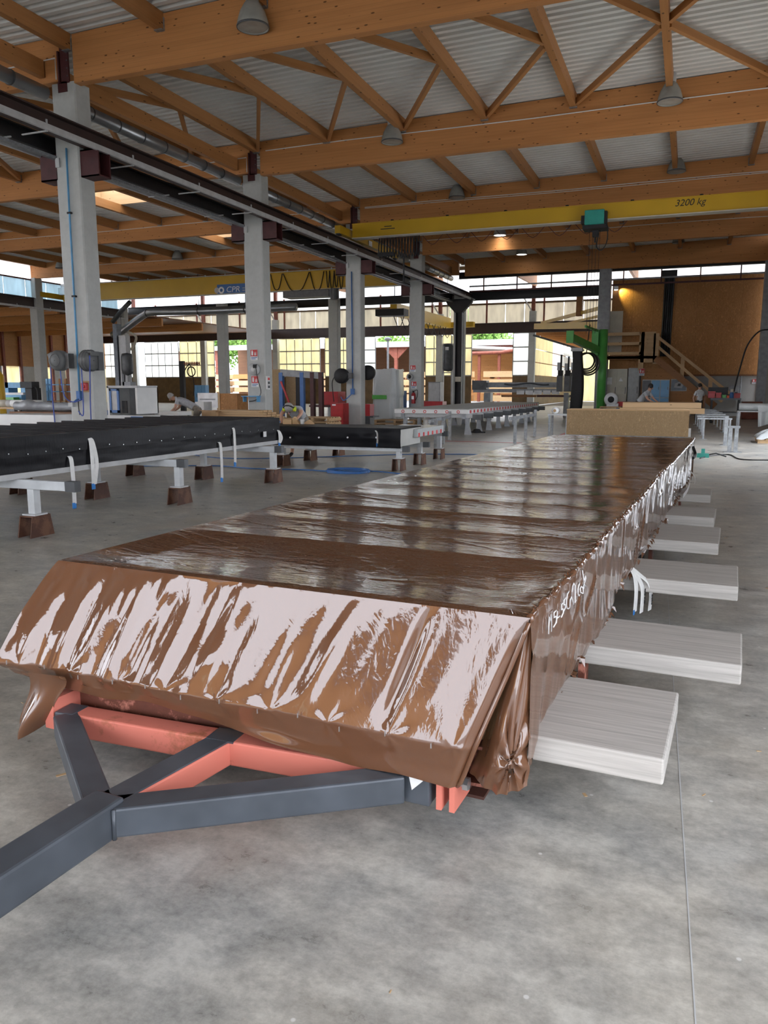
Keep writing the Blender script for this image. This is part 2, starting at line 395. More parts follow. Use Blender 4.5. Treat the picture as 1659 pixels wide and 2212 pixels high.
# glulam beams
ordr = ['nearest', 'second', 'third', 'fourth', 'fifth']
for k in range(-2, 5):
    y = 14.8 + BAY * k
    for side in (0, 1):
        x0, x1 = ((-13.12, XR + .3), (-39.3, -13.5))[side]; zb = 8.27 if side == 0 else 8.36
        bm_ = MB().prism([(x0, zb), (x1, zb), (x1, ztop(x1)), (x0, ztop(x0))], y, y + .2)
        if k < 0: bm_.build('roof_beam', 'glulam', (ceil, ceilL)[side]); continue
        o = bm_.build('roof_beam', 'glulam')
        tag(o, ('%s glulam roof beam from the front, right of the concrete column row' if side == 0 else '%s glulam roof beam from the front, left of the concrete column row') % ordr[k], 'beam', 'glulam roof beams')
        if side == 0 and k in (1, 2, 3):
            zc = ztop(-5) - .43 - .05 * (k == 2)
            MB().tube([(-12.9 + i * 2.8, y - .02, zc + .02 * math.sin(i * 1.7)) for i in range(7)], .014, 6).build('conduit', 'white_plastic', o)
            if k == 2: MB().tube([(-12.9 + i * 2.8, y - .02, zc - .06 + .02 * math.sin(i * 1.3 + 1)) for i in range(7)], .012, 6).build('conduit', 'white_plastic', o)
        if side == 1 and k < 2:
            MB().tube([(-17.5, y - .02, 8.78), (-13.6, y - .02, 8.84), (-13.6, y - .02, 8.4)], .014, 6).build('conduit', 'white_plastic', o)
        if side == 1 and k in (2, 3):
            MB().tube([(-36 + i * 3.5, y - .02, 8.9 + .02 * math.sin(i * 1.7)) for i in range(7)], .012, 6).build('conduit', 'white_plastic', o)
# longitudinal edge beams and rain gutters along the column row
for k in range(-1, 4):
    ya = 14.8 + BAY * k + .5; yb = ya + BAY - .52
    nm = ['in front of the nearest', 'behind the nearest', 'behind the second', 'behind the third', 'behind the fourth'][k + 1]
    tag(bar('edge_beam', (-14.0, ya - .5, 8.66), (-14.0, yb, 8.66), .16, .36, 'purlin_wood'), 'lengthwise timber edge beam above the gutter %s concrete column' % nm, 'beam')
    g = thing('gutter_pipe', 'grey round metal rain pipe under the edge beam %s concrete column' % nm, 'pipe', (-13.95, ya, 8.16))
    MB().cyl((0, 0, 0), (0, yb - ya, 0), .15, n=20).build('pipe', 'duct_metal', g, True)
    for i in range(7): MB().cyl((0, .9 + i * .95, 0), (0, .93 + i * .95, 0), .165, n=20).build('joint_ring', 'dark_grey_metal', g)

# concrete columns
def column(name, x, y, h, label, mat='column_concrete', wx=.67, wy=.49, top=True, corb=True, group='concrete columns'):
    c = thing(name, label, 'column', (x, y, 0), group=group)
    s = MB(); cx, cy = wx / 2, wy / 2; ch = .03
    s.prism([(-cx + ch, -cy), (cx - ch, -cy), (cx, -cy + ch), (cx, cy - ch), (cx - ch, cy), (-cx + ch, cy), (-cx, cy - ch), (-cx, -cy + ch)], 0, h, 'z')
    s.build('shaft', mat, c)
    if top:
        MB().box(-.13, .13, -cy - .012, -cy + .02, h - .2, h + .02).build('notch_plate', 'burgundy', c)
        pl = MB().box(-.02, .2, -cy - .012, -cy + .02, h - .02, ztop(x) - .05).box(-.09, -.05, -cy - .04, -cy + .1, h - .02, ztop(x) - .3).build('bracket_plate', 'burgundy', c)
        for i in range(5):
            MB().cyl((.16, -cy - .02, h + .12 + .16 * i), (.16, -cy - .01, h + .12 + .16 * i), .018, n=8).build('bolt', 'dark_grey_metal', pl)
    if corb:
        for s_ in (1, -1):
            x0 = s_ * cx; x1 = s_ * (cx + .5)
            cb = MB().box(min(x0, x1), max(x0, x1), -.2, -.17, 6.3, 6.88).box(min(x0, x1), max(x0, x1), .17, .2, 6.3, 6.88).box(min(x0, x1), max(x0, x1), -.2, .2, 6.3, 6.33).box(min(x0, x1), max(x0, x1), -.2, .2, 6.85, 6.88)
            cb.box(min(s_ * (cx + .2), s_ * (cx + .23)), max(s_ * (cx + .2), s_ * (cx + .23)), -.19, .19, 6.33, 6.85)
            cb.build('corbel', 'burgundy', c)
    return c
cl = ['nearest concrete column with two grey hose reels mounted on it', 'second concrete column, with fire signs and an extinguisher at its foot',
      'third concrete column, with a black fan hood beside the red cabinet', 'fourth concrete column, beside the plastic-wrapped machine and blue cabinet']
cols = []
for k in range(4):
    c = column('concrete_column', X1, YC[k] + .25, 8.32, cl[k]); cols.append(c)
    MB().box(-.37, -.335, -.2, -.12, 0, 6.5).build('conduit_strip', 'light_grey', c)
    MB().box(-.31, -.2, -.29, -.25, 6.55, 6.75).build('junction_box', 'light_grey', c)
c5 = column('steel_column', X1, Y5 + .25, 7.4, 'black steel clad column at the end of the crane runway', 'column_concrete', corb=False, top=False, group=None)
MB().ibeam(6.9, .4, .3).build('cladding', 'black_steel', c5).matrix_local = T(.1, -.45, 0) @ Matrix.Rotation(-PI / 2, 4, 'Y')
MB().prism([(-.7, 6.9), (.9, 6.9), (.9, 6.7), (.3, 6.1), (-.15, 6.1), (-.7, 6.7)], -.62, -.28).build('haunch', 'black_steel', c5)
MB().box(-.05, .3, -.7, -.66, 1.95, 2.25).build('control_box', 'cream_paint', c5)
lab_end = {-39.0: 'far left concrete column where the left runway ends', -30.5: 'concrete column behind the bending worker in the left hall', -21.95: 'concrete column seen left of the third main column',
           -4.85: 'grey steel column behind the green jib crane', 3.72: 'grey corner column at the right edge of the chipboard wall'}
for x, l in lab_end.items():
    column('end_column', x, Y5 + .25, 7.3 if x < -5 else 8.9, l, 'column_concrete' if x < -5 else 'grey_paint', corb=False, top=False, group='columns on the end line of the hall')
column('side_column', XL, YC[3] + .25, 8.4, 'weathered concrete column under the left crane runway', corb=False, top=False, wx=.6, wy=.6, group=None)

# crane runways
def runway(name, label, x, y0, y1, z, h, mat, side):
    r = thing(name, label, 'runway beam', (x, y0, z))
    L = y1 - y0
    o = MB().ibeam(L, h, .3).build('beam', mat, r); o.matrix_local = Matrix.Rotation(PI / 2, 4, 'Z')
    MB().box(-.03, .03, 0, L, h / 2, h / 2 + .05).build('rail', 'dark_grey_metal', r)
    MB().box(side * .22 - .035, side * .22 + .035, 0, L, -h / 2 - .07, -h / 2 + .05).build('conductor_rail', 'light_grey', r)
    n = int(L / 2.7)
    for i in range(n):
        y = 1.35 + i * 2.7
        MB().box(min(-side * .45, side * .22), max(-side * .45, side * .22), y, y + .035, -h / 2 - .1, -h / 2 - .075).box(side * .22 - .012, side * .22 + .012, y, y + .035, -h / 2 - .1, -h / 2 + .14).build('rail_arm', 'light_grey', r)
    return r
runway('crane_runway', 'brown steel crane runway on the right of the concrete columns', -12.85, YB, Y5 + .6, 7.08, .36, 'runway_brown', 1)
rl = runway('crane_runway', 'black steel crane runway on the left of the concrete columns', -14.06, YB, Y5 + .6, 7.08, .36, 'black_steel', -1)
MB().box(.2, .32, 0, Y5 + .6 - YB, -.35, -.28).build('cable_tray', 'galv', rl)
runway('crane_runway', 'dark crane runway along the far left side under the high windows', XL + .1, 20, Y5 + .4, 6.85, .6, 'runway_brown', 1)

# end line of the hall: transverse steel
def xbeam(name, label, x0, x1, y, z, h, mat='black_steel', wd=.3, cat='steel beam'):
    return tag(bar(name, (x0, y, z), (x1, y, z), wd, h, mat, kind='ibeam'), label, cat)
xbeam('steel_beam', 'long black crane beam across the end of the hall at column height', -39, -4.9, Y5 + .9, 7.15, .5)
xbeam('steel_beam', 'slim dark steel beam crossing just under the last roof beam', -13.6, 6, Y5 + .45, at(1300, 580, Y=Y5 + .45).z, .38)
rr = thing('hanging_rail', 'thin red brown hanging rail across the end of the hall', 'rail', (-13, Y5 + .7, 0))
for i, zz in enumerate((at(1100, 626, Y=Y5 + .7).z, at(1100, 615, Y=Y5 + .7).z)):
    bar('rail', (0, 0, zz), (17, 0, zz + .0), .07, .09, 'burgundy' if i == 0 else 'grey_paint', rr)
for i in range(9): bar('hanger_rod', (.9 + i * 2.05, 0, at(1100, 628, Y=Y5 + .7).z), (.9 + i * 2.05, 0, 9.2), .07, .07, 'burgundy' if i % 2 else 'dark_wood', rr, up=(1, 0, 0))

# cross hall behind: roof, far wall
tag(MB().box(-62, 6, Y5 + .65, YF + 1, 12.3, 12.45).box(-62, 6, Y5 + .62, Y5 + .75, 9.4, 12.3).build('ceiling_cross_hall', 'deck_metal'), kind='structure')
for i, x in enumerate((-30, -21.5, -13, -4.6)):
    tag(MB().prism([(Y5 + 1, 9.8), (YF, 10.3), (YF, 11.3), (Y5 + 1, 11.0)], x - .1, x + .1, 'x').build('cross_hall_beam', 'glulam'), '%s glulam beam high in the cross hall behind the end columns' % ['far left', 'middle left', 'middle right', 'far right'][i], 'beam', 'cross hall beams')
zf = lambda y: at(1100, y, Y=YF).z
Z0, Z1, Z2, Z3 = zf(811), zf(722), zf(697), zf(655)
wb = tag(MB().box(-62, -13, YF, YF + .1, 12.0, 12.3).build('wall_back', 'wainscot'), kind='structure')
posts = [at(x, 800, Y=YF).x for x in (75, 185, 297, 445, 600, 770, 951, 1149)]
for i, x in enumerate(posts):
    MB().box(x - .28, x + .28, YF - .5, YF - .05, 0, Z2 + .9).build('post', 'column_concrete', wb)
    MB().box(x - .15, x + .15, YF - .3, YF, Z2 + .9, 12).build('post_head', 'oxide_red', wb)
    bar('strut', (x + .1, YF - .3, Z3 - 1.1), (x - .9, YF - .3, Z3 + .5), .1, .1, 'light_grey', wb)
tag(bar('far_runway_beam', (-62, YF - .75, (Z1 + Z2) / 2), (-4, YF - .75, (Z1 + Z2) / 2), .3, Z2 - Z1 - .1, 'runway_brown', kind='ibeam'), 'dark brown steel beam along the far wall above the sliding doors', 'steel beam')
win = tag(MB().box(-62, -4, YF + .0, YF + .08, Z3 - .08, Z3 + .08).build('window_1', 'wainscot'), kind='structure')
pw = 1.7
for i in range(int(57 / pw)):
    x = -61.5 + i * pw
    MB().box(x, x + pw - .05, YF + .02, YF + .05, Z2, Z3 - .08).build('pane', 'poly_grey', win)
    MB().box(x, x + pw - .05, YF + .02, YF + .05, Z3 + .08, 12.0).build('pane', 'poly_clear', win)
    if i % 3 == 2: MB().box(x - .07, x + .07, YF - .12, YF, Z2, Z3 + 1.2).build('mullion', 'oxide_red', win)
doors = [(60, 120, 'cream'), (130, 180, 'cream'), (190, 256, 'white'), (264, 296, 'white'), (313, 386, 'white'), (387, 442, 'cream'), (446, 463, 'cream'), (600, 690, 'cream'), (702, 783, 'cream'), (784, 810, 'white'),
         (919, 975, 'cream'), (976, 1018, 'cream'), (1108, 1142, 'white')]
for n, (pa, pb, c) in enumerate(doors):
    xa, xb = at(pa, 770, Y=YF).x, at(pb, 770, Y=YF).x
    yy = YF + (.12 if n % 2 else .0)
    dr = tag(MB().box(xa, xb, yy, yy + .06, 0, Z0 - .03).build('door_%d' % (n + 1), 'wainscot'), kind='structure')
    nc = max(1, round((xb - xa) / .95)); cw = (xb - xa) / nc; rh = (Z1 + .1 - Z0) / 3
    for i in range(nc):
        for j in range(3):
            MB().box(xa + i * cw + .025, xa + (i + 1) * cw - .025, yy, yy + .03, Z0 + j * rh + .04, Z0 + (j + 1) * rh - .04).build('pane', 'poly_' + c, dr)
    for j in range(4): MB().box(xa, xb, yy - .02, yy + .05, Z0 + j * rh - .045, Z0 + j * rh + .045).build('door_rail', 'grey_paint', dr)
    for i in range(nc + 1): MB().box(xa + i * cw - .03, xa + i * cw + .03, yy - .01, yy + .04, Z0, Z1).build('door_stile', 'grey_paint', dr)
# left side: high windows over the runway, lower timber hall beyond
wl = tag(MB().box(XL - .1, XL + .0, 20, Y5, 8.25, 8.33).build('window_2', 'burgundy'), kind='structure')
for i in range(16):
    y = 20 + i * 1.7
    for z0, z1, m in ((7.2, 8.25, 'poly_blue'), (8.33, 9.3, 'poly_clear')):
        MB().box(XL - .07, XL - .04, y, y + 1.65, z0, z1).build('pane', m, wl)
an = tag(MB().box(-60, XL - .2, 10, YF, 7.0, 7.1).build('ceiling_annex', 'dark_wood'), kind='structure')
for i in range(9): bar('joist', (-60, 14 + i * 5.5, 6.7), (XL - .2, 14 + i * 5.5, 6.7), .2, .6, 'glulam', an)
aw = tag(MB().box(-60.2, -60, 10, YF, 3.6, 7.0).build('wall_left', 'warm_board'), kind='structure')
for i in range(30): MB().box(-60.05, -59.95, 10 + i * 2, 11.9 + i * 2, .0, 3.6).build('panel', 'poly_cream' if i % 2 else 'board_grey', aw)
for i in range(30): MB().box(-60, -59.8, 10 + i * 2, 10.25 + i * 2, 0, 7).build('post', 'oxide_red', aw)
# right wall of the hall: daylight bands and open gates towards the yard; wall to the left of the entrance gate
wr = tag(MB().box(XR + .1, XR + .3, YB, Y5 + .3, 6.0, 9.4).build('wall_right', 'osb'), kind='structure')
for ya, yb in ((YB, -2.5), (2.5, 17), (25, Y5 + .3)): MB().box(XR + .1, XR + .3, ya, yb, 0, 6).build('wall_pier', 'board_grey', wr)
wf = tag(MB().box(-40, -32, YB - .2, YB, 0, 9.3).box(-16.5, -13.5, YB - .2, YB, 0, 9.3).build('wall_front', 'board_grey'), kind='structure')
tag(MB().box(-40, XR + .4, YB - .2, YB, 5.8, 9.4).build('wall_front_lintel', 'board_grey'), kind='structure')
# ------------------------------------------------------------------ film-wrapped roof panel on a trailer (local x = across, y = along, z = up; origin on the floor under the front right top corner)
CO = Vector((-.447, 2.481, 0)); CTH = -math.radians(3.2)
CM = Matrix.Translation(CO) @ Matrix.Rotation(CTH, 4, 'Z'); CI = CM.inverted()
def cl_(px, py, Z): return CI @ at(px, py, Z=Z)
def side_pt(px, py):                                  # sight line met with the right flank of the panel
    o = CI @ Vector((0, 0, HC)); q = CI @ at(px, py, Z=0); d = q - o; t = -o.x / d.x; p = o + d * t; return p.y, p.z
WID, LEN, ZT = 2.10, 10.1, .85
panel = thing('wrapped_roof_panel', 'long roof panel wrapped in shiny dark brown plastic film on a trailer', 'wrapped panel', CO, CTH)
MB().box(-WID + .03, -.03, .05, LEN - .05, .37, ZT - .035).build('panel_core', 'spruce', panel)
joists = [0., .09, .87] + [.87 + .56 * i for i in range(1, 17)]; joists = [j for j in joists if j < LEN] + [LEN]
def top_z(u, v):
    z = np.full_like(u, ZT)
    for a, b in zip(joists[:-1], joists[1:]):
        m = (v >= a) & (v < b); t = (v[m] - a) / (b - a); L = b - a
        d = (.0095 + .007 * math.exp(-a / 1.2)) * (L / .56) * (1 + .4 * math.sin(a * 5)) if a > .05 else -.004
        edge = np.clip(np.minimum(-u[m], u[m] + WID) / .22, 0, 1)
        z[m] -= 4 * d * t * (1 - t) * edge
    return z
n1, n2, n3, n4, n5 = [vnoise(s, 60, 400) for s in (11, 12, 13, 14, 15)]
def top_w(u, v):
    x = (u + WID)
    w_ = n3(x * 2.0 + 3, v * 3 + 2) * .5 + .6
    tens = np.exp(-np.minimum(-u, x) / .12)
    jj = np.array(joists); ki = np.clip(np.searchsorted(jj, v, side='right') - 1, 0, len(jj) - 2); ph = (v - jj[ki]) / (jj[ki + 1] - jj[ki]); env = np.exp(-((ph - .38) / .26) ** 2)
    a = n1(x * 3.2 + v * 1.1 + 2, v * 16 + x * 2.2) * (.0003 + .0013 * env) * w_
    b = n2(x * 7 + 4 - v * .6, v * 30 - x * 5 + 20) * (.00015 + .0007 * env) * w_
    c = (1 - np.abs(n4(x * 1.7 + v * .5 + 1, v * 9 + x * 3 + 8))) ** 12 * .004 * w_
    e = n5(x * 22, v * 24) * .006 * np.exp(-(-u) / .025) + np.abs(n5(x * 9 + 5, v * 38)) * .012 * np.exp(-(-u) / .018)
    flat = np.clip((v - .09) / .1, 0, 1)
    return (a + b + c) * flat * np.clip(np.minimum(-u, x) / .06, 0.1, 1) + e * np.clip(v / .1, 0, 1)
nu, nv = 150, 760
us = -WID * (1 - np.linspace(0, 1, nu)); vs_ = np.concatenate([np.linspace(0, 3.2, 400), np.linspace(3.2, LEN, nv - 400 + 1)[1:]])
U, V = np.meshgrid(us, vs_); Z = top_z(U, V) + top_w(U, V)
wob = .012 * n1(V[:, :1] * 1.3, V[:, :1] * 0 + 5)
P = np.stack([U + wob * (U / -WID < .5), V, Z], -1)
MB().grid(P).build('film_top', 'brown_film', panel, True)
# right flank: hanging sheet with vertical folds and a ragged hem
def hem_z(v): return .335 + .03 * n2(v * 2.2 + 1, v * 0 + 3) - .10 * np.exp(-(v / .25) ** 2) + .07 * np.exp(-((v - 2.45) / .35) ** 2)
def side_u(v, t):
    f = n1(v * 9 + t * .7 + 2, t * 1.2 + v * .2 + 1) * .006 + n2(v * 22 + t * .8, t * 2 + 1) * .0025 * t
    f += (1 - np.abs(n4(v * 2.7 + t * .8, t * 1.4 + 2))) ** 14 * .012 * np.clip(t * 3, 0, 1)
    f += .03 * t ** 3 * n3(v * 3.3, t) + n5(v * 14, t * 30) * .008 * np.exp(-t / .05)
    return f + .004 - .028 * np.clip((t - .86) / .14, 0, 1)
nt_ = 46; vv = np.concatenate([np.linspace(0, 3.4, 300), np.linspace(3.4, LEN, 301)[1:]]); tt = np.linspace(0, 1, nt_)
V, T_ = np.meshgrid(vv, tt, indexing='ij')
Zs = Z[:, -1]; z0 = np.interp(V, vs_, Zs); zb = hem_z(V) + .012 * n5(V * 16, V * 0 + 4)
Zz = z0 + (zb - z0) * T_; Uu = side_u(V, T_) * np.clip(T_ * 12, 0, 1) + np.interp(V, vs_, wob[:, 0]) * (1 - T_)
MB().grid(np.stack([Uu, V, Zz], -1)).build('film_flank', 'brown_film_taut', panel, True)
tf = MB()                                             # staple tufts pinched along the top edge and hem
for i in range(260):
    v = .05 + (LEN - .1) * rnd.random(); h = rnd.uniform(.004, .014); du = rnd.uniform(-.035, -.005); z = float(np.interp(v, vs_, Zs)); wv_ = rnd.uniform(.002, .005)
    tf.add([(-.008, v - wv_, z - .002), (.010, v, z - .012), (-.008, v + wv_, z - .002), (du, v + rnd.uniform(-.03, .03), z + h)], [(0, 1, 3), (1, 2, 3), (2, 0, 3)])
for i in range(110):
    v = .5 + (LEN - .6) * rnd.random(); z = float(hem_z(np.array([v]))[0]); wv_ = rnd.uniform(.004, .014)
    tf.add([(-.01, v - wv_, z + .03), (.012, v, z + .025), (-.01, v + wv_, z + .03), (rnd.uniform(-.01, .03), v + rnd.uniform(-.03, .03), z - rnd.uniform(.0, .022))], [(0, 1, 3), (1, 2, 3), (2, 0, 3)])
for i in range(5):
    tf.add([(-.02 - .012 * i, .004, ZT - .004), (-.012 - .012 * i, .0, ZT - .01), (-.05 - .01 * i, .05, ZT + .012)], [(0, 1, 2)])
ev = np.linspace(.01, LEN - .01, 400); MB().tube([(float(np.interp(v, vs_, wob[:, 0])) - .004, v, float(np.interp(v, vs_, Zs)) - .008) for v in ev], .012, 8, [.011 + .004 * math.sin(v * 37) + .003 * math.sin(v * 91) for v in ev]).build('edge_fold', 'brown_film_taut', panel, True)
tag(tf.build('staple_tuft', 'brown_film_taut', panel), kind='stuff')
# left flank (seen only at the front corner)
V, T_ = np.meshgrid(np.linspace(0, LEN, 120), np.linspace(0, 1, 14), indexing='ij')
MB().grid(np.stack([-WID - .05 * T_ - .05 * np.sin(T_ * PI) * np.exp(-V / .4) + n1(V * 8, T_ * 2) * .01 * T_, V - .16 * T_ * np.exp(-V / .3), ZT - (.5 - .06 * np.exp(-V / .2)) * T_ + 0 * V], -1)).build('film_flank', 'brown_film_taut', panel, True)
MB().box(-WID, 0, LEN - .01, LEN, .33, ZT).build('film_end', 'brown_film_taut', panel)
# front sheet: leans out towards the foot, vertical folds, stapled fold line and hanging hem
ns, ntt = 320, 90
S, T_ = np.meshgrid(np.linspace(0, 1, ns), np.linspace(0, 1, ntt), indexing='ij')
TS = .70                                              # staple line
zst = .43 - .025 * S; zhem = .35 - .115 * S ** 1.4 + .02 * n3(S * 9, S * 0 + 2)
a_ = np.clip(T_ / TS, 0, 1); h_ = np.clip((T_ - TS) / (1 - TS), 0, 1)
Zf = ZT + (zst - ZT) * a_ + (zhem - zst) * h_
ub0 = -WID - .13; ub1 = -.155
Ut = -WID * (1 - S); Ub = ub0 + (ub1 - ub0) * S
Uf = Ut + (Ub - Ut) * a_ + h_ * (-.06 * (S > .9) * (S - .9) * 10)
out = .175 - .05 * S
Vf = -out * a_ + .004 * np.sin(a_ * PI) + h_ * (.035 + .02 * n2(S * 8, h_ * 2))
loose = np.clip(1.15 - S * 1.45, .13, 1)
sd = S * WID + .10 * T_ * (S - .3)
fold = n1(sd * 13 + 3, T_ * 1.3 + 1) * .016 + n2(sd * 27 + 1, T_ * 2.2 + 3) * .006 + n4(sd * 6 + 2, T_ * 4) * .010
env = np.sin(np.clip(T_ * 1.15, 0, 1) * PI) ** .5
Vf -= fold * loose * env
Vf += .022 * np.exp(-((S - .832 - .012 * T_) / .010) ** 2) * np.sin(np.clip(a_, 0, 1) * PI)          # one deep fold
Vf -= .012 * np.exp(-((S - .70 + .03 * T_) / .02) ** 2) * np.sin(a_ * PI)
for q in range(9):                                    # creases radiating from the staples
    s0 = .05 + .115 * q; dx = (S - s0) * WID; dz = (T_ - TS) * .6; rr_ = np.hypot(dx, dz) + .01; an_ = np.arctan2(dx, dz)
    Vf += .0018 * np.cos(an_ * 5 + q) * np.exp(-rr_ / .12) * np.clip(rr_ / .03, 0, 1)
lc = np.exp(-(S / .10)); Vf -= .05 * lc * np.sin(T_ * PI); Uf -= .04 * lc * np.sin(T_ * PI)
rl_ = np.clip((S - .985) / .015, 0, 1); Vf += rl_ * .03 * np.clip(T_ * 3, 0, 1)
MB().grid(np.stack([Uf, Vf, Zf], -1)).build('film_front', 'brown_film_taut', panel, True)
st = MB()
for q in range(12):
    s_i = int((.03 + .082 * q) * ns); t_i = int(TS * ntt); st.cbox(Uf[s_i, t_i], Vf[s_i, t_i] - .012, Zf[s_i, t_i] + rnd.uniform(-.01, .01), .003, .004, .018)
st.build('staples', 'aluminium', panel)
# corner fold tucked behind the rolled front edge, ending in a pinched knot
A, B = np.meshgrid(np.linspace(0, 1, 60), np.linspace(0, 1, 60), indexing='ij')          # A across (front edge -> flank), B down
bot = np.stack([-.205 + .213 * A, .03 - .03 * A - .055 * np.sin(A * PI), .25 - .02 * np.sin(A * PI)], -1)
topc = np.stack([-.01 + .012 * A, .006 + .02 * A, ZT - .02 - 0 * A], -1)
P = topc + (bot - topc) * B[..., None]
P[..., 1] -= .05 * np.sin(B * PI) * np.sin(A * PI) * B
kx = np.hypot((A - .72) * .25, (B - .80) * .5) + .004; ka = np.arctan2(A - .72, B - .80)
P[..., 1] -= .016 * np.cos(ka * 9) * np.exp(-kx / .10) * np.clip(kx / .02, 0, 1); P[..., 0] += .014 * np.cos(ka * 9 + 1) * np.exp(-kx / .10) * np.clip(kx / .02, 0, 1)
P[..., 1] -= n1(A * 9, B * 3) * .012 * B
MB().grid(P).build('corner_fold', 'brown_film_taut', panel, True)
rp = [Vector((Uf[-1, i] + .004, Vf[-1, i] - .004, Zf[-1, i])) for i in range(2, ntt, 6)] + [Vector((Uf[-1, -1] - .004, Vf[-1, -1], Zf[-1, -1]))]
MB().tube(rp, .009, 8).build('rolled_edge', 'brown_film_taut', panel, True)
# loose tail hanging at the left front corner
A, B = np.meshgrid(np.linspace(0, 1, 30), np.linspace(0, 1, 30), indexing='ij')
p00, p10, p01, p11 = [np.array(cl_(x, y, z)) for x, y, z in ((60, 1452, .43), (140, 1462, .43), (28, 1590, .12), (110, 1590, .14))]
P = (p00 * ((1 - A) * (1 - B))[..., None] + p10 * (A * (1 - B))[..., None] + p01 * ((1 - A) * B)[..., None] + p11 * (A * B)[..., None])
P[..., 1] += .05 * np.cos(A * 7) * B + .02 * np.sin(B * 6); P[..., 2] += .10 * A ** 3 * B
MB().grid(P).build('loose_tail', 'brown_film_taut', panel, True)
# white handwriting on the flank
W = [[(365, 1560), (375, 1250), (400, 1330), (425, 1210), (427, 1520)], [(525, 1140), (480, 1180), (474, 1272), (512, 1245), (525, 1300), (512, 1375), (475, 1440)], [(541, 1150), (522, 1370)], [(524, 1290), (575, 1238)],
     [(636, 1000), (602, 1030), (597, 1128), (624, 1108), (630, 1180), (598, 1262)], [(686, 912), (646, 960), (640, 1040), (664, 1036), (674, 1092), (638, 1152)],
     [(765, 795), (738, 850), (720, 950), (715, 1050), (728, 1108), (748, 1112), (766, 1080)], [(766, 1075), (772, 960), (790, 900), (808, 960), (826, 1035)],
     [(803, 812), (815, 715), (836, 655), (852, 700), (858, 800), (856, 920), (848, 1002), (876, 958)], [(941, 650), (920, 690), (908, 770), (912, 850), (930, 884), (946, 850)],
     [(965, 715), (952, 760), (955, 820), (972, 835), (988, 780), (985, 730), (965, 715)], [(990, 815), (1000, 690), (1014, 700), (1022, 752)], [(1010, 425), (1017, 600), (1024, 750)], [(1030, 610), (1056, 520), (1066, 560), (1050, 630), (1030, 670), (1064, 712)]]
hw = MB()
for stroke in W:
    pts = []
    for x, y in stroke:
        v, z = side_pt(1130 + x / 8.295, 1180 + y / 8.295)
        zt_ = float(np.interp(v, vs_, Zs)); zb_ = float(hem_z(np.array([v]))[0]); t = np.array([(zt_ - z) / (zt_ - zb_)])
        pts.append(Vector((float(side_u(np.array([v]), t)[0] * min(1, t[0] * 12)) + .010, v, z)))
    hw.tube(pts, .0026, 6)
hw.build('handwriting', 'print_white', panel, True)

# trailer with towing frame
trl = thing('trailer', 'steel flatbed trailer with a salmon and grey painted towing frame', 'trailer', CO, CTH)
L_ = lambda px, py, z: cl_(px, py, z)
zt0, hh = .25, .10; zc = zt0 - hh / 2
xl, xr = Vector((-1.93, -.15, zc)), Vector((-.40, -.015, zc)); nd_ = Vector((-1.245, -.68, zc)); md = Vector((-1.17, -.085, zc))
bar('cross_tube', xl + Vector((-.03, 0, 0)), xr + Vector((.02, .0, 0)), .10, hh, 'salmon', trl, bevel=.008)
for p in (xl + Vector((.02, -.04, 0)), xr + Vector((-.03, -.05, 0))): bar('side_tube', p, nd_ + (p - nd_).normalized() * .04, .10, hh + .002, 'slate_paint', trl, bevel=.008)
m_, L2 = bar_matrix(md, nd_)
s_ = MB(); s_.box(0, L2, -.05, .05, -hh / 2 + .0, hh / 2 - .004); o = s_.build('middle_tube', 'salmon', trl, bevel=.008); o.matrix_local = m_
s_ = MB(); s_.box(-.02, L2, -.051, .045, hh / 2 - .006, hh / 2 + .001); o = s_.build('middle_tube_cap', 'slate_paint', trl); o.matrix_local = m_
bar('draw_bar', nd_ + Vector((0, .05, .003)), Vector((-1.28, -2.6, zc + .003)), .125, .125, 'slate_paint', trl, bevel=.01)
MB().tube([nd_ + Vector((.066, -.01, -.055)), nd_ + Vector((.068, -.01, .05))], .008, 6).build('weld_bead', 'slate_paint', trl, True)
m_, L3 = bar_matrix(xl, xr)
MB().box(-.035, .06, -.0525, .0525, -hh / 2 - .002, hh / 2 + .0025).build('primer_patch', 'slate_paint', trl, bevel=.006).matrix_local = m_
MB().box(.70, .82, -.051, .051, hh / 2 - .006, hh / 2 + .002).build('primer_patch', 'slate_paint', trl).matrix_local = m_
MB().box(-.43, -.32, -.075, .02, .14, .262).build('end_plate', 'slate_paint', trl, bevel=.006)
MB().box(-.30, -.28, -.06, .12, .13, .255).build('lug', 'salmon', trl); MB().box(-.255, -.235, -.05, .12, .125, .255).build('lug', 'salmon', trl)
MB().cyl((-.30, -.012, .225), (-.205, -.012, .225), .014, n=10).cyl((-.215, -.012, .225), (-.195, -.012, .225), .024, n=6).build('bolt', 'aluminium', trl)
MB().cyl((-1.86, -.05, .315), (-1.86, .02, .315), .016, n=8).build('bolt', 'aluminium', trl)
MB().box(-2.02, -1.97, -.2, .1, .17, .30).build('lug', 'salmon', trl)
s_ = MB(); s_.ibeam(1.88, .15, .16, .012, .012); o = s_.build('front_beam', 'salmon_rust', trl); o.matrix_local = T(-1.98, -.045, .285) @ Matrix.Rotation(.075, 4, 'Z')
MB().box(-1.26, -1.08, -.03, .0, .262, .29).box(-1.24, -1.06, -.04, .0, .30, .312).build('wood_wedge', 'brown_board', trl)
for x in (-1.75, -.25):
    s_ = MB(); s_.ibeam(9.6, .16, .14, .012, .012); o = s_.build('long_beam', 'rust_rail', trl); o.matrix_local = T(x, .12, .18) @ Matrix.Rotation(PI / 2, 4, 'Z')
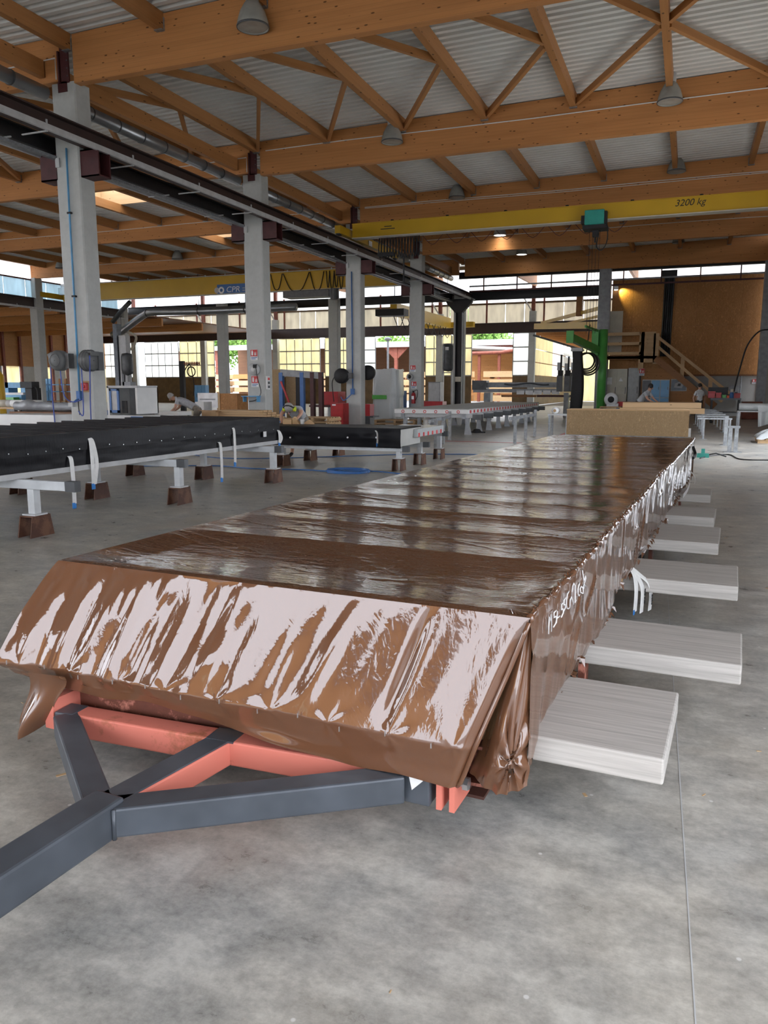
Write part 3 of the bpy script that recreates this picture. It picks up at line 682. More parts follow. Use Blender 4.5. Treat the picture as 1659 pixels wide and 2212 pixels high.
for v in (1.35, 4.6, 8.2):
    bar('axle', (-1.9, v, .13), (-.1, v, .13), .05, .05, 'black_steel', trl)
    for x in (-1.75, -.25): MB().cyl((x - .04, v, .115), (x + .04, v, .115), .115, n=20).build('wheel', 'rubber', trl)
    MB().box(-.06, -.03, v - .06, v + .06, .10, .255).build('axle_bracket', 'salmon_rust', trl)
MB().add([(-.40, -.08, .262), (-.34, -.085, .24), (-.38, -.09, .20)], [(0, 1, 2)]).build('paper_scrap', 'white_plastic', trl)
# weathered planks crossing the trailer under the panel
pl_def = [(.19, .84, .43, 'nearest weathered grey plank sticking out from under the wrapped panel'), (1.28, 1.80, .67, 'second weathered plank from the front, the longest one sticking out'), (2.80, 3.43, .65, 'third weathered plank from the front, just behind the hanging straps'),
          (4.25, 5.06, .50, 'fourth weathered plank from the front with an orange knot'), (5.6, 6.25, .43, 'fifth weathered plank from the front under the wrapped panel'), (7.3, 7.93, .34, 'farthest weathered plank under the wrapped panel')]
for v0, v1, ur, l in pl_def:
    x0 = -WID + .02
    s_ = MB(); n = 16; jit = [rnd.uniform(-.004, .004) for _ in range(4 * (n + 1))]
    Lp = ur - x0; wq = v1 - v0
    s_.box(0, Lp, 0, wq, -.095, 0)
    o = s_.build('plank', 'weathered', None, bevel=.008); o.matrix_world = CM @ T(x0, v0, .358 + rnd.uniform(-.002, 0)) @ Matrix.Rotation(rnd.uniform(-.004, .012), 4, 'Z')
    tag(o, l, 'plank', 'planks under the wrapped panel')
# white lifting slings hanging from the flank
def ribbon(pts, wd, side=Vector((0, 1, 0)), th=.004):
    b = MB(); pts = [Vector(p) for p in pts]; vs = []
    for p in pts: vs += [p - side * wd / 2, p + side * wd / 2, p + side * wd / 2 + Vector((th, th, 0)), p - side * wd / 2 + Vector((th, th, 0))]
    fs = []
    for i in range(len(pts) - 1):
        for j in range(4): fs.append((i * 4 + j, i * 4 + (j + 1) % 4, i * 4 + 4 + (j + 1) % 4, i * 4 + 4 + j))
    return b.add(vs, fs + [(0, 1, 2, 3), tuple(range(len(vs) - 4, len(vs)))])
def smooth(pts, n=5):
    pts = [Vector(p) for p in pts]; out_ = []
    for i in range(len(pts) - 1):
        p0, p1, p2, p3 = pts[max(i - 1, 0)], pts[i], pts[i + 1], pts[min(i + 2, len(pts) - 1)]
        for k in range(n):
            t = k / n; out_.append(.5 * ((2 * p1) + (p2 - p0) * t + (2 * p0 - 5 * p1 + 4 * p2 - p3) * t * t + (3 * p1 - p0 - 3 * p2 + p3) * t ** 3))
    return out_ + [pts[-1]]
sl = thing('lifting_sling', 'white woven lifting slings hanging behind the second plank', 'sling', CO, CTH)
v, z = side_pt(1362, 1226)
for i, (dv, zb_, ou) in enumerate(((-.10, .17, .02), (.0, .14, .05), (.12, .13, .09))):
    o = ribbon(smooth([(.0, v, z), (.025 + ou * .3, v + dv * .3, z - .05), (.03 + ou, v + dv * .8, .3), (.03 + ou, v + dv, zb_)]), .05, Vector((.25, .97, 0)).normalized()).build('strap', 'strap_white', sl)
MB().box(.045, .052, v - .13, v - .08, .155, .185).build('tag', 'tag_blue', sl)
ROT = Matrix.Rotation(-PI / 2, 4, 'Z')
R_side = Matrix(((0, 0, 1, 0), (1, 0, 0, 0), (0, 1, 0, 0), (0, 0, 0, 1)))           # text on a face looking towards +x
ttext('print', 'NE PA', .036, 'print_black', sl, T(.097, v + .012, .30) @ R_side @ Matrix.Rotation(-PI / 2, 4, 'Z'))
ttext('print', 'M55', .04, 'print_black', sl, T(.137, v + .10, .18) @ R_side @ Matrix.Rotation(PI / 2, 4, 'Z'))
sl2 = thing('lifting_sling', 'white lifting sling tied at the far end of the wrapped panel', 'sling', CO, CTH)
ribbon(smooth([(.02, 8.9, .78), (.06, 8.3, .62), (.08, 7.6, .42), (.05, 7.1, .36)]), .05, Vector((0, .3, .95))).build('strap', 'strap_white', sl2)
ribbon(smooth([(.05, 8.1, .56), (.12, 8.0, .5), (.13, 7.9, .42)]), .03, Vector((0, .9, .3))).build('strap_end', 'strap_white', sl2)
MB().tube(smooth([(.03, 9.0, .80), (.07, 8.95, .70), (.05, 8.8, .66)]), .02, 6).build('knot', 'rubber', sl2)
# ------------------------------------------------------------------ helpers for furniture
def foot_at(px, depth):                               # floor point seen at image column px, at the given viewing depth
    return at(px, HZ + 1701.4 * HC / depth, Z=0)
def zat(px, py, p): return at(px, py, Y=p.y).z
def trestle(label, y, posts, zt, mat='white_paint', block='rust_block', x0=None, x1=None, group='trestles under the black panels', slim=1.):
    t = thing('trestle', label, 'trestle', (posts[0], y, 0), group=group); ox = posts[0]
    a = (x0 if x0 is not None else min(posts) - .25) - ox; b = (x1 if x1 is not None else max(posts) + .2) - ox
    bar('beam', (a, 0, zt - .05 * slim), (b, 0, zt - .05 * slim), .08 * slim, .10 * slim, mat, t, bevel=.006)
    if block: MB().box(b - .12, b + .012, -.045, .045, zt - .105, zt + .005).build('beam_end', 'dark_grey_metal', t)
    for x in posts:
        x -= ox
        bar('post', (x, 0, .24 if block else .01), (x, 0, zt - .1 * slim), .09 * slim, .09 * slim, mat, t, up=(1, 0, 0))
        if block:
            MB().box(x - .09, x + .09, -.09, .09, .232, .248).build('base_plate', mat, t)
            bk = MB(); w0, w1 = .17, .12
            for s_ in (-1, 1): bk.prism([(-.17, 0), (.17, 0), (.125, .232), (-.125, .232)], x + s_ * .085 - .006, x + s_ * .085 + .006, 'x')
            bk.box(x - .085, x + .085, -.125, .125, .22, .232).build('foot_block', block, t)
        else: MB().box(x - .09, x + .09, -.09, .09, 0, .012).build('foot_plate', mat, t)
    return t
def sling(label, p, zb, parentless=True, two=False, wd=.05):
    s_ = thing('hanging_strap', label, 'strap', p, group='white straps on the black panel'); h = p[2] - zb
    for k in range(2 if two else 1):
        d = .06 * k
        ribbon(smooth([(0, 0, 0), (.03, .005 + d * .5, -.05), (.035 + .01 * k, .012 + d, -h * .5), (.03, .015 + d * .3, -h + .06)]), wd, Vector((.2, .98, 0)), .003).build('webbing', 'strap_white', s_)
    MB().box(.022, .034, -.012, .042, -h, -h + .07).build('blue_end', 'tag_blue', s_)
    return s_
# ------------------------------------------------------------------ black wrapped panels on trestles
bp = thing('black_panel', 'long black wrapped wall panel with transverse battens on white trestles', 'wall panel', (-6.75, 3.0, .62))
PW, PL = 2.45, 9.2
MB().box(-PW, -.02, 0, PL, .0, .40).build('panel_body', 'board_grey', bp)
A, B = np.meshgrid(np.linspace(0, PL, 140), np.linspace(0, 1, 16), indexing='ij')
sk = n1(A * 4, B * 3) * .006 + n2(A * 9, B * 5 + 3) * .002
MB().grid(np.stack([.012 + sk * .7 + .02 * (B > .5) * (B - .5), A, .06 + .2 * B], -1)).build('film_skirt', 'black_film', bp, True)
MB().grid(np.stack([.03 + sk * .5, A, .24 + .215 * B + .01 * n3(A * 3, A * 0)], -1)).build('film_skirt', 'black_film', bp, True)
MB().box(-.02, .025, 0, PL, .0, .06).build('bottom_board', 'light_grey', bp)
MB().box(-.10, .03, 0, PL, .43, .455).build('rim', 'black_film', bp)
MB().box(-PW, .03, PL - .01, PL + .01, .02, .45).build('film_end', 'black_film', bp)
for i in range(19): MB().box(-PW - .05, -.1, .2 + i * .5, .26 + i * .5, .40, .46).build('batten', 'black_film', bp)
for i in range(24): MB().cyl((.032, 3 + i * .26, .27 + .012 * math.sin(i * 2.1)), (.04, 3 + i * .26, .27 + .012 * math.sin(i * 2.1)), .007, n=8).build('staple_head', 'aluminium', bp)
MB().box(.05, .054, PL - .6, PL - .5, .15, .24).build('label_sheet', 'print_white', bp)
trestle('white trestle on rusty blocks nearest the left edge', 6.42, [-6.57, -7.98, -9.41], .615, x1=-5.97)
trestle('white trestle on rusty blocks in the middle of the long black panel', 8.98, [-6.54, -7.98, -9.41], .615, x1=-6.42)
trestle('white trestle on rusty blocks under the far end of the long black panel', 11.62, [-6.53, -7.93, -9.42], .615, x1=-6.36)
for (px, py0, py1), l in zip(((148, 985, 1100), (190, 945, 1058), (472, 955, 1042), (501, 923, 1008), (599, 928, 965)),
                             ('leftmost white strap hanging low under the black panel', 'doubled white strap hanging in front of the nearest black panel face', 'white strap hanging below the black panel left of the taller one', 'white strap hanging from the top of the black panel near its far end', 'white strap at the far corner of the long black panel')):
    p = at(px, py0, X=-6.735); sling(l, (p.x, p.y, p.z), at(px, py1, X=-6.735).z, two='doubled' in l or 'corner' in l)
b2 = thing('black_panel', 'shorter black wrapped panel the worker leans over', 'wall panel', (-5.12, 14.1, .47))
MB().box(-4.0, -.02, .02, 1.2, 0, .33).build('panel_body', 'board_grey', b2)
A, B = np.meshgrid(np.linspace(0, 1, 90), np.linspace(0, 1, 20), indexing='ij')
MB().grid(np.stack([-4.0 + 4.0 * A, -.01 - n1(A * 12, B * 4) * .02 - .03 * np.sin(B * PI) * A, .35 - .38 * B + 0 * A], -1)).build('film_front', 'black_film', b2, True)
MB().box(-4.0, .0, -.01, 1.2, .33, .352).build('film_top', 'black_film', b2)
MB().box(-.9, .06, .8, 2.6, .14, .30).build('insulation_end', 'clear_film', b2)
for i in range(6): MB().box(.06, .063, .85 + i * .3, .95 + i * .3, .14, .22).build('red_stripe', 'sign_red', b2)
for i in range(4):
    p = at(627 + 62 * i, 945, Y=14.06); MB().cyl((p.x + 5.12, -.05, p.z - .47), (p.x + 5.12, -.035, p.z - .47), .018, n=10).build('washer', 'print_white', b2)
p = at(811, 930, Y=14.03); sling('white strap hanging across the face of the shorter black panel', (p.x, p.y, p.z), at(811, 965, Y=14.03).z)
trestle('white trestle on rusty blocks at the near end of the shorter black panel', 14.2, [-5.2, -7.75], .47)
trestle('white trestle on rusty blocks under the far side of the shorter black panel', 15.5, [-5.21, -7.77], .47)
trestle('white trestle on rusty blocks furthest back beside the worker', 16.9, [-5.22, -7.72], .62)
# offcuts and tools lying on the shorter panel
for i, (px, l) in enumerate(((655, 'pale timber offcut on the black panel next to the worker'), (667, 'triangular plywood offcut standing on the black panel'), (685, 'small white pot on the black panel among the offcuts'), (697, 'wedge of scrap wood at the right of the offcuts'))):
    p = at(px, 913, Z=.823); p.y = min(p.y, 14.95 + .05 * i)
    s_ = MB()
    if i == 2: s_.lathe([(0.001, 0), (.045, 0), (.05, .10), (.042, .10), (.04, .02), (.001, .02)], 14)
    elif i == 0: s_.box(-.10, .10, -.06, .06, 0, .10)
    else: s_.prism([(-.12, 0), (.14, 0), (.02, .16 if i == 1 else .09)], -.05, .05)
    tag(s_.build('offcut' if i != 2 else 'paint_pot', 'white_plastic' if i == 2 else 'spruce', loc=p), l, 'scrap' if i != 2 else 'pot')
# hoses on the floor
def hose(label, pts, r, mat, coil=None):
    h = MB().tube(smooth(pts, 6), r, 6)
    if coil:
        c, R_, n = coil; h.tube([(c[0] + (R_ - .02 * math.sin(k * 2.3)) * math.cos(k * .3), c[1] + .8 * R_ * math.sin(k * .3), r + .012 * (k // 21)) for k in range(n)], r, 6)
    return tag(h.build('air_hose', mat, None, True), label, 'hose')
hose('dark blue air hose coiled on the floor left of the wrapped panel', [(-10.4, 13.0, .012), (-9, 13.6, .012), (-8, 13.4, .012), (-7, 13.55, .012), (-6.3, 13.5, .012), (-5.6, 13.8, .012), (-4.6, 13.4, .012)], .011, 'blue_paint', ((-6.0, 13.55), .42, 80))
hose('long thin blue hose on the floor in front of the far trestles', [(-12, 16.5, .01), (-9.5, 15.2, .01), (-6, 17.8, .01), (-3.5, 18.3, .01), (-2.6, 18.0, .01)], .01, 'blue_paint')
q = [at(x, y, Z=.012) for x, y in ((1512, 990), (1540, 984), (1575, 982), (1600, 992), (1659, 994), (1720, 996))]
hose('black tie-down cable with blue grips on the floor at the panel end', [(v.x, v.y, .012) for v in q], .014, 'rubber')
q = at(1518, 988, Z=0); cn = thing('cable_connector', 'dark green winch clamp at the far corner of the wrapped panel', 'clamp', (q.x, q.y, 0))
MB().box(-.13, .13, -.06, .06, .0, .09).box(-.04, .04, -.03, .03, .09, .2).build('body', 'teal', cn); MB().tube([(.1, 0, .06), (.28, .02, .10), (.5, .04, .03)], .016, 6).build('lever', 'rubber', cn)

# ------------------------------------------------------------------ accessories on the first column (parts of nothing else: they hang on the column)
c0 = Vector((X1, YC[0], 0)); fy = YC[0] - .003
pipe = thing('air_pipe', 'light blue compressed air pipe running down the nearest column', 'pipe', (X1, fy, 0))
pz = [at(143, 320, Y=fy - .04), at(150, 460, Y=fy - .04), at(160, 640, Y=fy - .04), at(172, 850, Y=fy - .04)]
MB().tube([(v.x - X1 if i else v.x - X1, -.04, v.z) for i, v in enumerate(pz)], .022, 8).build('pipe', 'sky_blue_pipe', pipe, True)
for v in (pz[1], pz[2]): MB().box(v.x - X1 - .05, v.x - X1 + .05, -.07, 0, v.z - .02, v.z + .02).build('clip', 'rubber', pipe)
v = pz[3]; MB().box(v.x - X1 - .05, v.x - X1 + .05, -.1, 0, v.z - .12, v.z + .06).cyl((v.x - X1, -.06, v.z - .1), (v.x - X1 - .12, -.1, v.z - .2), .025, n=8).cyl((v.x - X1, -.06, v.z - .1), (v.x - X1 + .1, -.1, v.z - .14), .025, n=8).build('valve_block', 'blue_paint', pipe)
MB().tube([(v.x - X1, -.1, v.z - .15), (v.x - X1, -.1, v.z - .35), (v.x - X1 + .02, -.1, v.z - .5)], .012, 6).build('blow_gun', 'rubber', pipe)
def reel(label, px, py, R_, face):
    p = at(px, py, Y=fy - .3); r_ = thing('hose_reel', label, 'hose reel', p, group='hose reels on the nearest column')
    if face == 'y':
        MB().lathe([(.01, -.16), (R_ * .55, -.16), (R_ * .62, -.14), (R_ * .9, -.13), (R_, -.08), (R_, .08), (R_ * .9, .12), (.01, .12)], 36, axis='y').build('drum', 'reel_grey', r_, True)
        MB().prism([(-R_ * .55, R_ * .85), (-R_ * 1.15, R_ * .62), (-R_ * 1.0, R_ * .2), (-R_ * .5, R_ * .2)], -.1, .08).build('hose_mouth', 'reel_grey', r_)
        MB().lathe([(R_ * .56, -.165), (R_ * .60, -.172), (R_ * .64, -.165)], 36, axis='y').build('cover_ring', 'dark_grey_metal', r_, True)
        MB().box(R_ * .85, R_ * 1.35, -.06, .12, -.18, .16).build('wall_bracket', 'dark_grey_metal', r_)
        hs = [(-R_ * 1.05, 0, R_ * .35), (-R_ * 1.2, 0, 0), (-R_ * 1.25, 0, -.8), (-R_ * 1.3, .05, -1.6)]
        MB().tube(smooth(hs), .014, 6).build('hose', 'hose_blue', r_, True)
        MB().tube(smooth([(0, 0, -R_), (.02, 0, -R_ - .35), (.1, 0, -R_ - .62), (.3, .02, -R_ - .72), (.55, .05, -R_ - .66)]), .013, 6).build('feed_hose', 'hose_blue', r_, True)
    else:
        MB().lathe([(.01, -.17), (R_ * .55, -.16), (R_ * .9, -.13), (R_, -.07), (R_, .09), (R_ * .9, .13), (.01, .14)], 36, axis='x').build('drum', 'reel_grey', r_, True)
        for k in (-.08, 0, .08): MB().lathe([(R_ * 1.0, k - .012), (R_ * 1.03, k), (R_ * 1.0, k + .012)], 36, axis='x').build('rib', 'dark_grey_metal', r_, True)
        MB().lathe([(.01, -.19), (R_ * .28, -.185), (R_ * .32, -.16)], 20, axis='x', c=(0, 0, -.02)).build('hub', 'dark_grey_metal', r_, True)
        MB().box(.02, .2, -.14, .12, R_ * .45, R_ * .85).build('hose_mouth', 'reel_grey', r_); MB().box(.06, .17, -.155, -.13, R_ * .5, R_ * .72).build('slot', 'rubber', r_)
        MB().box(-.10, .16, .14, .30, -.22, .2).build('wall_bracket', 'dark_grey_metal', r_)
        MB().tube(smooth([(.12, -.12, R_ * .6), (.14, -.13, 0), (.08, -.12, -.9), (.04, -.1, -1.75)]), .014, 6).build('hose', 'hose_blue', r_, True)
        MB().tube(smooth([(-.1, -.14, -R_ * .5), (-.1, -.15, -.9), (-.14, -.14, -1.25), (-.3, -.1, -1.15)]), .013, 6).build('feed_hose', 'hose_blue', r_, True)
reel('flat grey hose reel sticking out left of the nearest column', 129, 779, .235, 'y')
reel('dark grey ribbed hose reel on the front of the nearest column', 192, 779, .24, 'x')
p = at(187, 835, Y=fy); al = thing('alarm_button', 'red emergency button box on the nearest column', 'alarm', (p.x, fy, p.z))
MB().box(-.10, .10, -.02, 0, -.13, .13).build('back_plate', 'cardboard', al); MB().box(-.085, .075, -.10, -.015, -.09, .09).build('housing', 'red_paint', al, bevel=.02); MB().cyl((-.005, -.12, 0), (-.005, -.1, 0), .04, n=16).build('button', 'red_paint', al)
p = at(162, 874, Y=fy); tag(MB().box(-.14, .0, -.08, 0, -.05, .05).build('outlet_box', 'light_grey', loc=(p.x, fy, p.z), bevel=.008), 'small pale grey outlet box low on the nearest column', 'outlet box')
# signs, outlets, extinguishers on columns 2, 3, 4
def sign(label, px0, py0, px1, py1, yp, n=2):
    a, b = at(px0, py0, Y=yp), at(px1, py1, Y=yp); w2, h2 = (b.x - a.x), (a.z - b.z); s_ = thing('fire_sign', label, 'sign', (a.x, yp, b.z), group='fire signs')
    MB().box(0, w2, -.008, 0, 0, h2).build('plate', 'print_white', s_)
    MB().box(.03 * w2, .97 * w2, -.012, -.008, h2 * .36, h2 * .98).build('red_field', 'sign_red', s_)
    MB().box(.15 * w2, .38 * w2, -.016, -.012, h2 * .45, h2 * .82).box(.2 * w2, .3 * w2, -.016, -.012, h2 * .82, h2 * .93).build('extinguisher_mark', 'print_white', s_)
    for k in range(3): MB().prism([(.55 * w2 + .1 * w2 * k, h2 * .45), (.62 * w2 + .1 * w2 * k, h2 * .45), (.60 * w2 + .1 * w2 * k, h2 * (.75 + .06 * (k % 2))), (.57 * w2 + .1 * w2 * k, h2 * .7)], -.016, -.012).build('flame_mark', 'print_white', s_)
    for k in range(2): MB().box(.1 * w2, (.9 - .2 * k) * w2, -.012, -.008, h2 * (.22 - .13 * k), h2 * (.28 - .13 * k)).build('text_line', 'blue_paint', s_)
sign('upper fire sign on the second column', 541, 755, 557, 778, YC[1] - .005)
sign('lower red fire sign on the second column', 543, 812, 559, 836, YC[1] - .005)
sign('fire sign high on the fourth column', 886, 789, 898, 803, YC[3] - .005)
sign('lower fire sign on the fourth column', 888, 824, 900, 839, YC[3] - .005)
def extinguisher(label, px, py, yp, s=1.):
    p = at(px, py, Y=yp); p.z = .302 * s if yp < 25 else p.z; e = thing('fire_extinguisher', label, 'extinguisher', (p.x, yp, p.z), group='fire extinguishers')
    MB().lathe([(.001, -.3 * s), (.1 * s, -.3 * s), (.105 * s, -.27 * s), (.105 * s, .12 * s), (.07 * s, .2 * s), (.03 * s, .23 * s), (.001, .23 * s)], 16).build('cylinder', 'red_paint', e, True)
    MB().box(-.03 * s, .03 * s, -.05 * s, .05 * s, .22 * s, .30 * s).box(-.02 * s, .02 * s, -.14 * s, .02 * s, .28 * s, .31 * s).build('valve', 'rubber', e)
    MB().tube(smooth([(0, -.04 * s, .26 * s), (.2 * s, -.05, .34 * s), (.22 * s, -.05, .1 * s), (.12 * s, -.05, -.15 * s)]), .015 * s, 6).build('hose', 'rubber', e, True)
    MB().box(-.06 * s, .06 * s, -.108 * s, -.1 * s, -.1 * s, .06 * s).build('label_plate', 'print_white', e)
extinguisher('red fire extinguisher at the foot of the second column', 541, 876, YC[1] - .36, 1.0)
extinguisher('red fire extinguisher at the foot of the fourth column', 893, 858, YC[3] - .14, 1.1)
p = at(551, 798, Y=YC[1]); dr = thing('cable_drum', 'pale round cable reel on the second column', 'cable reel', (p.x, YC[1] - .003, p.z))
MB().lathe([(.001, -.14), (.19, -.13), (.2, -.1), (.2, 0), (.001, 0)], 24, axis='y').build('drum', 'light_grey', dr, True); MB().lathe([(.001, -.16), (.07, -.15), (.08, -.13)], 16, axis='y').build('hub', 'white_plastic', dr, True); MB().box(.02, .14, -.17, -.1, .04, .16).build('plug', 'rubber', dr)
MB().tube(smooth([(.12, -.16, .1), (.16, -.12, -.3), (.25, -.08, -.75), (.05, -.08, -1.0), (-.2, -.1, -1.05)]), .012, 6).build('cable', 'rubber', dr, True)
p = at(548, 855, Y=YC[1]); tag(MB().box(-.33, .28, -.25, 0, -.03, .0).box(-.3, -.27, -.2, 0, -.2, -.03).box(.22, .25, -.2, 0, -.2, -.03).build('column_shelf', 'sky_blue_pipe', loc=(p.x, YC[1] - .003, p.z)), 'small blue steel shelf on the second column', 'shelf')
p = at(577, 827, X=X1 + .34); so = thing('socket_panel', 'white socket strip on the side of the second column', 'socket panel', (X1 + .34, p.y, p.z))
MB().box(0, .06, -.09, .09, -.22, .22).build('housing', 'white_plastic', so)
for k in range(3): MB().box(.06, .075, -.05, .05, -.17 + k * .13, -.09 + k * .13).build('socket', 'dark_grey_metal' if k < 2 else 'sign_red', so)
p = at(886, 814, Y=YC[3]); MB_ = thing('cable_drum', 'small dark cable reel on the fourth column', 'cable reel', (p.x, YC[3] - .003, p.z))
MB().lathe([(.001, -.12), (.16, -.11), (.18, -.08), (.18, 0), (.001, 0)], 20, axis='y').build('drum', 'light_grey', MB_, True); MB().lathe([(.001, -.14), (.09, -.135), (.1, -.11)], 16, axis='y').build('hub', 'rubber', MB_, True)
# black hose reels and blue pipe on column 3
for px, py, l, dx in ((738, 812, 'black hose reel hanging left of the third column', -.6), (795, 805, 'dark hose reel behind the right side of the third column', .5)):
    p = at(px, py, Y=YC[2] - (.25 if dx < 0 else -.78)); r_ = thing('hose_reel', l, 'hose reel', p)
    MB().lathe([(.01, -.18), (.26, -.16), (.32, -.1), (.32, .1), (.26, .16), (.01, .18)], 28, axis='y').build('drum', 'rubber', r_, True)
    MB().box(.1 if dx < 0 else -.35, .5 if dx < 0 else -.1, -.05 if dx < 0 else -.285, .1 if dx < 0 else -.1, -.12, .12).build('wall_bracket', 'dark_grey_metal', r_)
    MB().tube(smooth([(-.3, 0, 0), (-.45, 0, -.3), (-.42, .1, -1.1)]), .018, 6).build('hose', 'rubber', r_, True)
bp3 = thing('air_pipe', 'thin dark blue air pipe on the third column', 'pipe', (X1, YC[2] - .03, 0))
MB().tube([(-.06, 0, 6.4), (-.04, 0, 1.5)], .025, 8).build('pipe', 'blue_paint', bp3, True); MB().box(-.12, .05, -.06, .02, 1.3, 1.55).build('valve_block', 'blue_paint', bp3)
MB().tube(smooth([(-.05, -.03, 1.35), (-.4, -.1, 1.05), (-.55, -.1, 1.2)]), .02, 6).build('hose', 'blue_paint', bp3, True)

# ------------------------------------------------------------------ lamps
def lamp(label, px, py, yp, lit=False, wide=.32):
    p = at(px, py, Y=yp); l = thing('bell_lamp', label, 'lamp', (p.x, yp, p.z), group='bell shaped hall lamps')
    MB().lathe([(.001, .46), (.11, .46), (.13, .44), (.13, .24), (.1, .21)], 18).build('gear_housing', 'light_grey', l, True)
    MB().lathe([(.12, .24), (.17, .18), (.25, .04), (.3, -.12), (.315, -.22), (.30, -.24), (.29, -.21), (.23, .0), (.1, .2)], 28).build('shade', 'lens_grey', l, True)
    MB().lathe([(.001, -.20), (.3, -.215)], 28).build('glass', 'lamp_lit' if lit else 'lens_grey', l, True)
    MB().lathe([(.3, -.235), (.322, -.235), (.322, -.205), (.3, -.205)], 28).build('rim', 'dark_grey_metal', l, True)
    zc = ztop(p.x) - p.z
    MB().cyl((0, 0, .46), (0, 0, zc), .012, n=6).box(-.05, .05, -.05, .05, .44, .52).build('suspension', 'galv', l)
    if lit:
        ld = bpy.data.lights.new('lamp_bulb', 'SPOT'); ld.energy = 6; ld.spot_size = 2.0; ld.color = (1, .93, .82); ld.shadow_soft_size = .2
        lo = bpy.data.objects.new('lamp_bulb', ld); COL.objects.link(lo); lo.parent = l; lo.location = (0, 0, -.3)
lamp('nearest bell lamp at the top of the picture', 546, 32, YC[0] - .34); lamp('bell lamp in front of the second beam at the picture middle', 847, 289, YC[1] - .35); lamp('bell lamp in front of the second beam on the right', 1448, 200, YC[1] - .35)
lamp('bell lamp in front of the third beam above the yellow crane', 987, 414, YC[2] - .35); lamp('bell lamp in front of the third beam on the right', 1462, 356, YC[2] - .35)
lamp('lit bell lamp just below the yellow crane girder', 1080, 498, YC[3] - .35, True); lamp('lit bell lamp further back over the hall end', 1127, 541, YC[4] - 1.2, True)
lamp('bell lamp below the crane at the right in the back', 1466, 515, YC[4] - 1.2); lamp('bell lamp in the left hall beside the nearest column', 383, 551, YC[3] - .5); lamp('bell lamp half hidden behind the nearest column', 131, 571, YC[3] - .5)

# ------------------------------------------------------------------ bridge cranes
def crane(label, y, x0, x1, zb, h, runs):
    c = thing('bridge_crane', label, 'crane', (0, y, 0)); wd = .3
    MB().box(x0, x1, -wd / 2, wd / 2, zb + .03, zb + h - .03).build('girder', 'crane_yellow', c); MB().box(x0, x1, -wd / 2 - .06, wd / 2 + .06, zb, zb + .03).build('bottom_flange', 'cream_paint', c)
    MB().box(x0, x1, -wd / 2 - .03, wd / 2 + .03, zb + h - .03, zb + h).build('top_flange', 'crane_yellow', c)
    for x, ya, yb_, z0, z1 in runs:
        MB().box(x - .12, x + .12, ya - y, yb_ - y, z0, z1).build('end_truck', 'crane_yellow', c, bevel=.02)
        for yy in (ya - y + .12, yb_ - y - .12): MB().cyl((x - .07, yy, z0 + .04), (x + .07, yy, z0 + .04), .12, n=16).build('wheel', 'dark_grey_metal', c)
    return c
CY_ = 29.2
cr = crane('yellow bridge crane over the right bay lettered 3200 kg', CY_, -12.6, XR - .2, 7.32, .56, [(-12.85, 28.2, 34.6, 7.40, 7.70), (XR - .6, 28.2, 31, 7.40, 7.70)])
p = at(1457, 446, Y=CY_ - .16); ttext('lettering', '3200 kg', .30, 'print_black', cr, T(p.x, -.155, p.z) @ FACE_Y, .25)
p = at(822, 496, Y=CY_ - .16)
for k in range(2): MB().box(p.x + .15 * (1 - k), p.x + (.45 if k == 0 else .58), -.156, -.15, p.z + .09 - .09 * k, p.z + .12 - .09 * k).build('maker_plate', 'print_black', cr)
p = at(1285, 472, Y=CY_ - .3); hz = p.z; hx = p.x
MB().box(hx - .33, hx + .33, -.5, -.17, hz - .22, hz + .26).build('hoist_cover', 'teal', cr, bevel=.03); MB().box(hx - .45, hx - .33, -.45, .35, hz - .16, hz + .1).box(hx - .4, hx + .42, -.4, .3, hz - .34, hz - .22).build('hoist_frame', 'black_steel', cr); MB().box(hx + .33, hx + .42, -.45, -.2, hz - .2, hz + .2).build('motor_cap', 'rubber', cr)
MB().box(hx - .09, hx + .12, -.12, .12, hz - .56, hz - .36).cyl((hx, 0, hz - .56), (hx, 0, hz - .75), .03, n=8).build('hook_block', 'black_steel', cr)
for k in range(4): MB().cyl((hx - .2 + .12 * k, 0, hz - .3), (hx - .17 + .1 * k, 0, at(1285, 720, Y=CY_).z), .008, n=5).build('rope', 'rubber', cr)
MB().tube(smooth([(hx + .4, -.3, hz - .1), (hx + .45, -.3, hz - .7), (hx + .3, -.3, hz - 1.05), (hx + .1, -.3, hz - .95), (hx + .15, -.3, hz - .5)]), .02, 6).build('cable_loop', 'rubber', cr, True)
fx = at(820, 540, Y=CY_).x
for k in range(14): MB().tube(smooth([(fx + .12 * k, .0, 7.3), (fx + .12 * k - .04, .0, 6.85), (fx + .12 * k + .02, 0, 6.55), (fx + .12 * k + .07, 0, 6.85), (fx + .12 * k + .06, 0, 7.3)], 3), .022, 5).build('festoon_loop', 'rubber', cr, True)
MB().box(fx - .05, fx + .6, -.1, .1, 6.62, 6.75).cyl((fx + 1.0, 0, 6.6), (fx + 1.0, 0, 5.6), .03, n=8).build('festoon_box', 'rubber', cr)
for k in range(8): MB().tube(smooth([(-9.8 + .95 * k, .1, 7.3), (-9.4 + .95 * k, .1, 6.95), (-9.0 + .95 * k, .1, 7.3)], 4), .012, 5).build('festoon_loop', 'burgundy', cr, True)
for k in range(7): MB().cyl((-11 + 2.2 * k, 0, 7.88), (-11 + 2.2 * k, 0, 7.95), .06, n=8).build('bolt', 'rubber', cr)
MB().box(-12.72, -12.70, 31.0 - CY_, 31.35 - CY_, 7.4, 7.6).build('notice', 'print_white', cr)
cr2 = crane('yellow bridge crane over the left hall with a blue CPR sign', 41.5, -38.6, -14.3, 7.12, 1.05, [(-38.8, 39.5, 43.5, 7.29, 7.6), (-14.06, 39.5, 43.5, 7.40, 7.7)])
a, b = at(468, 615, Y=41.3), at(540, 633, Y=41.3)
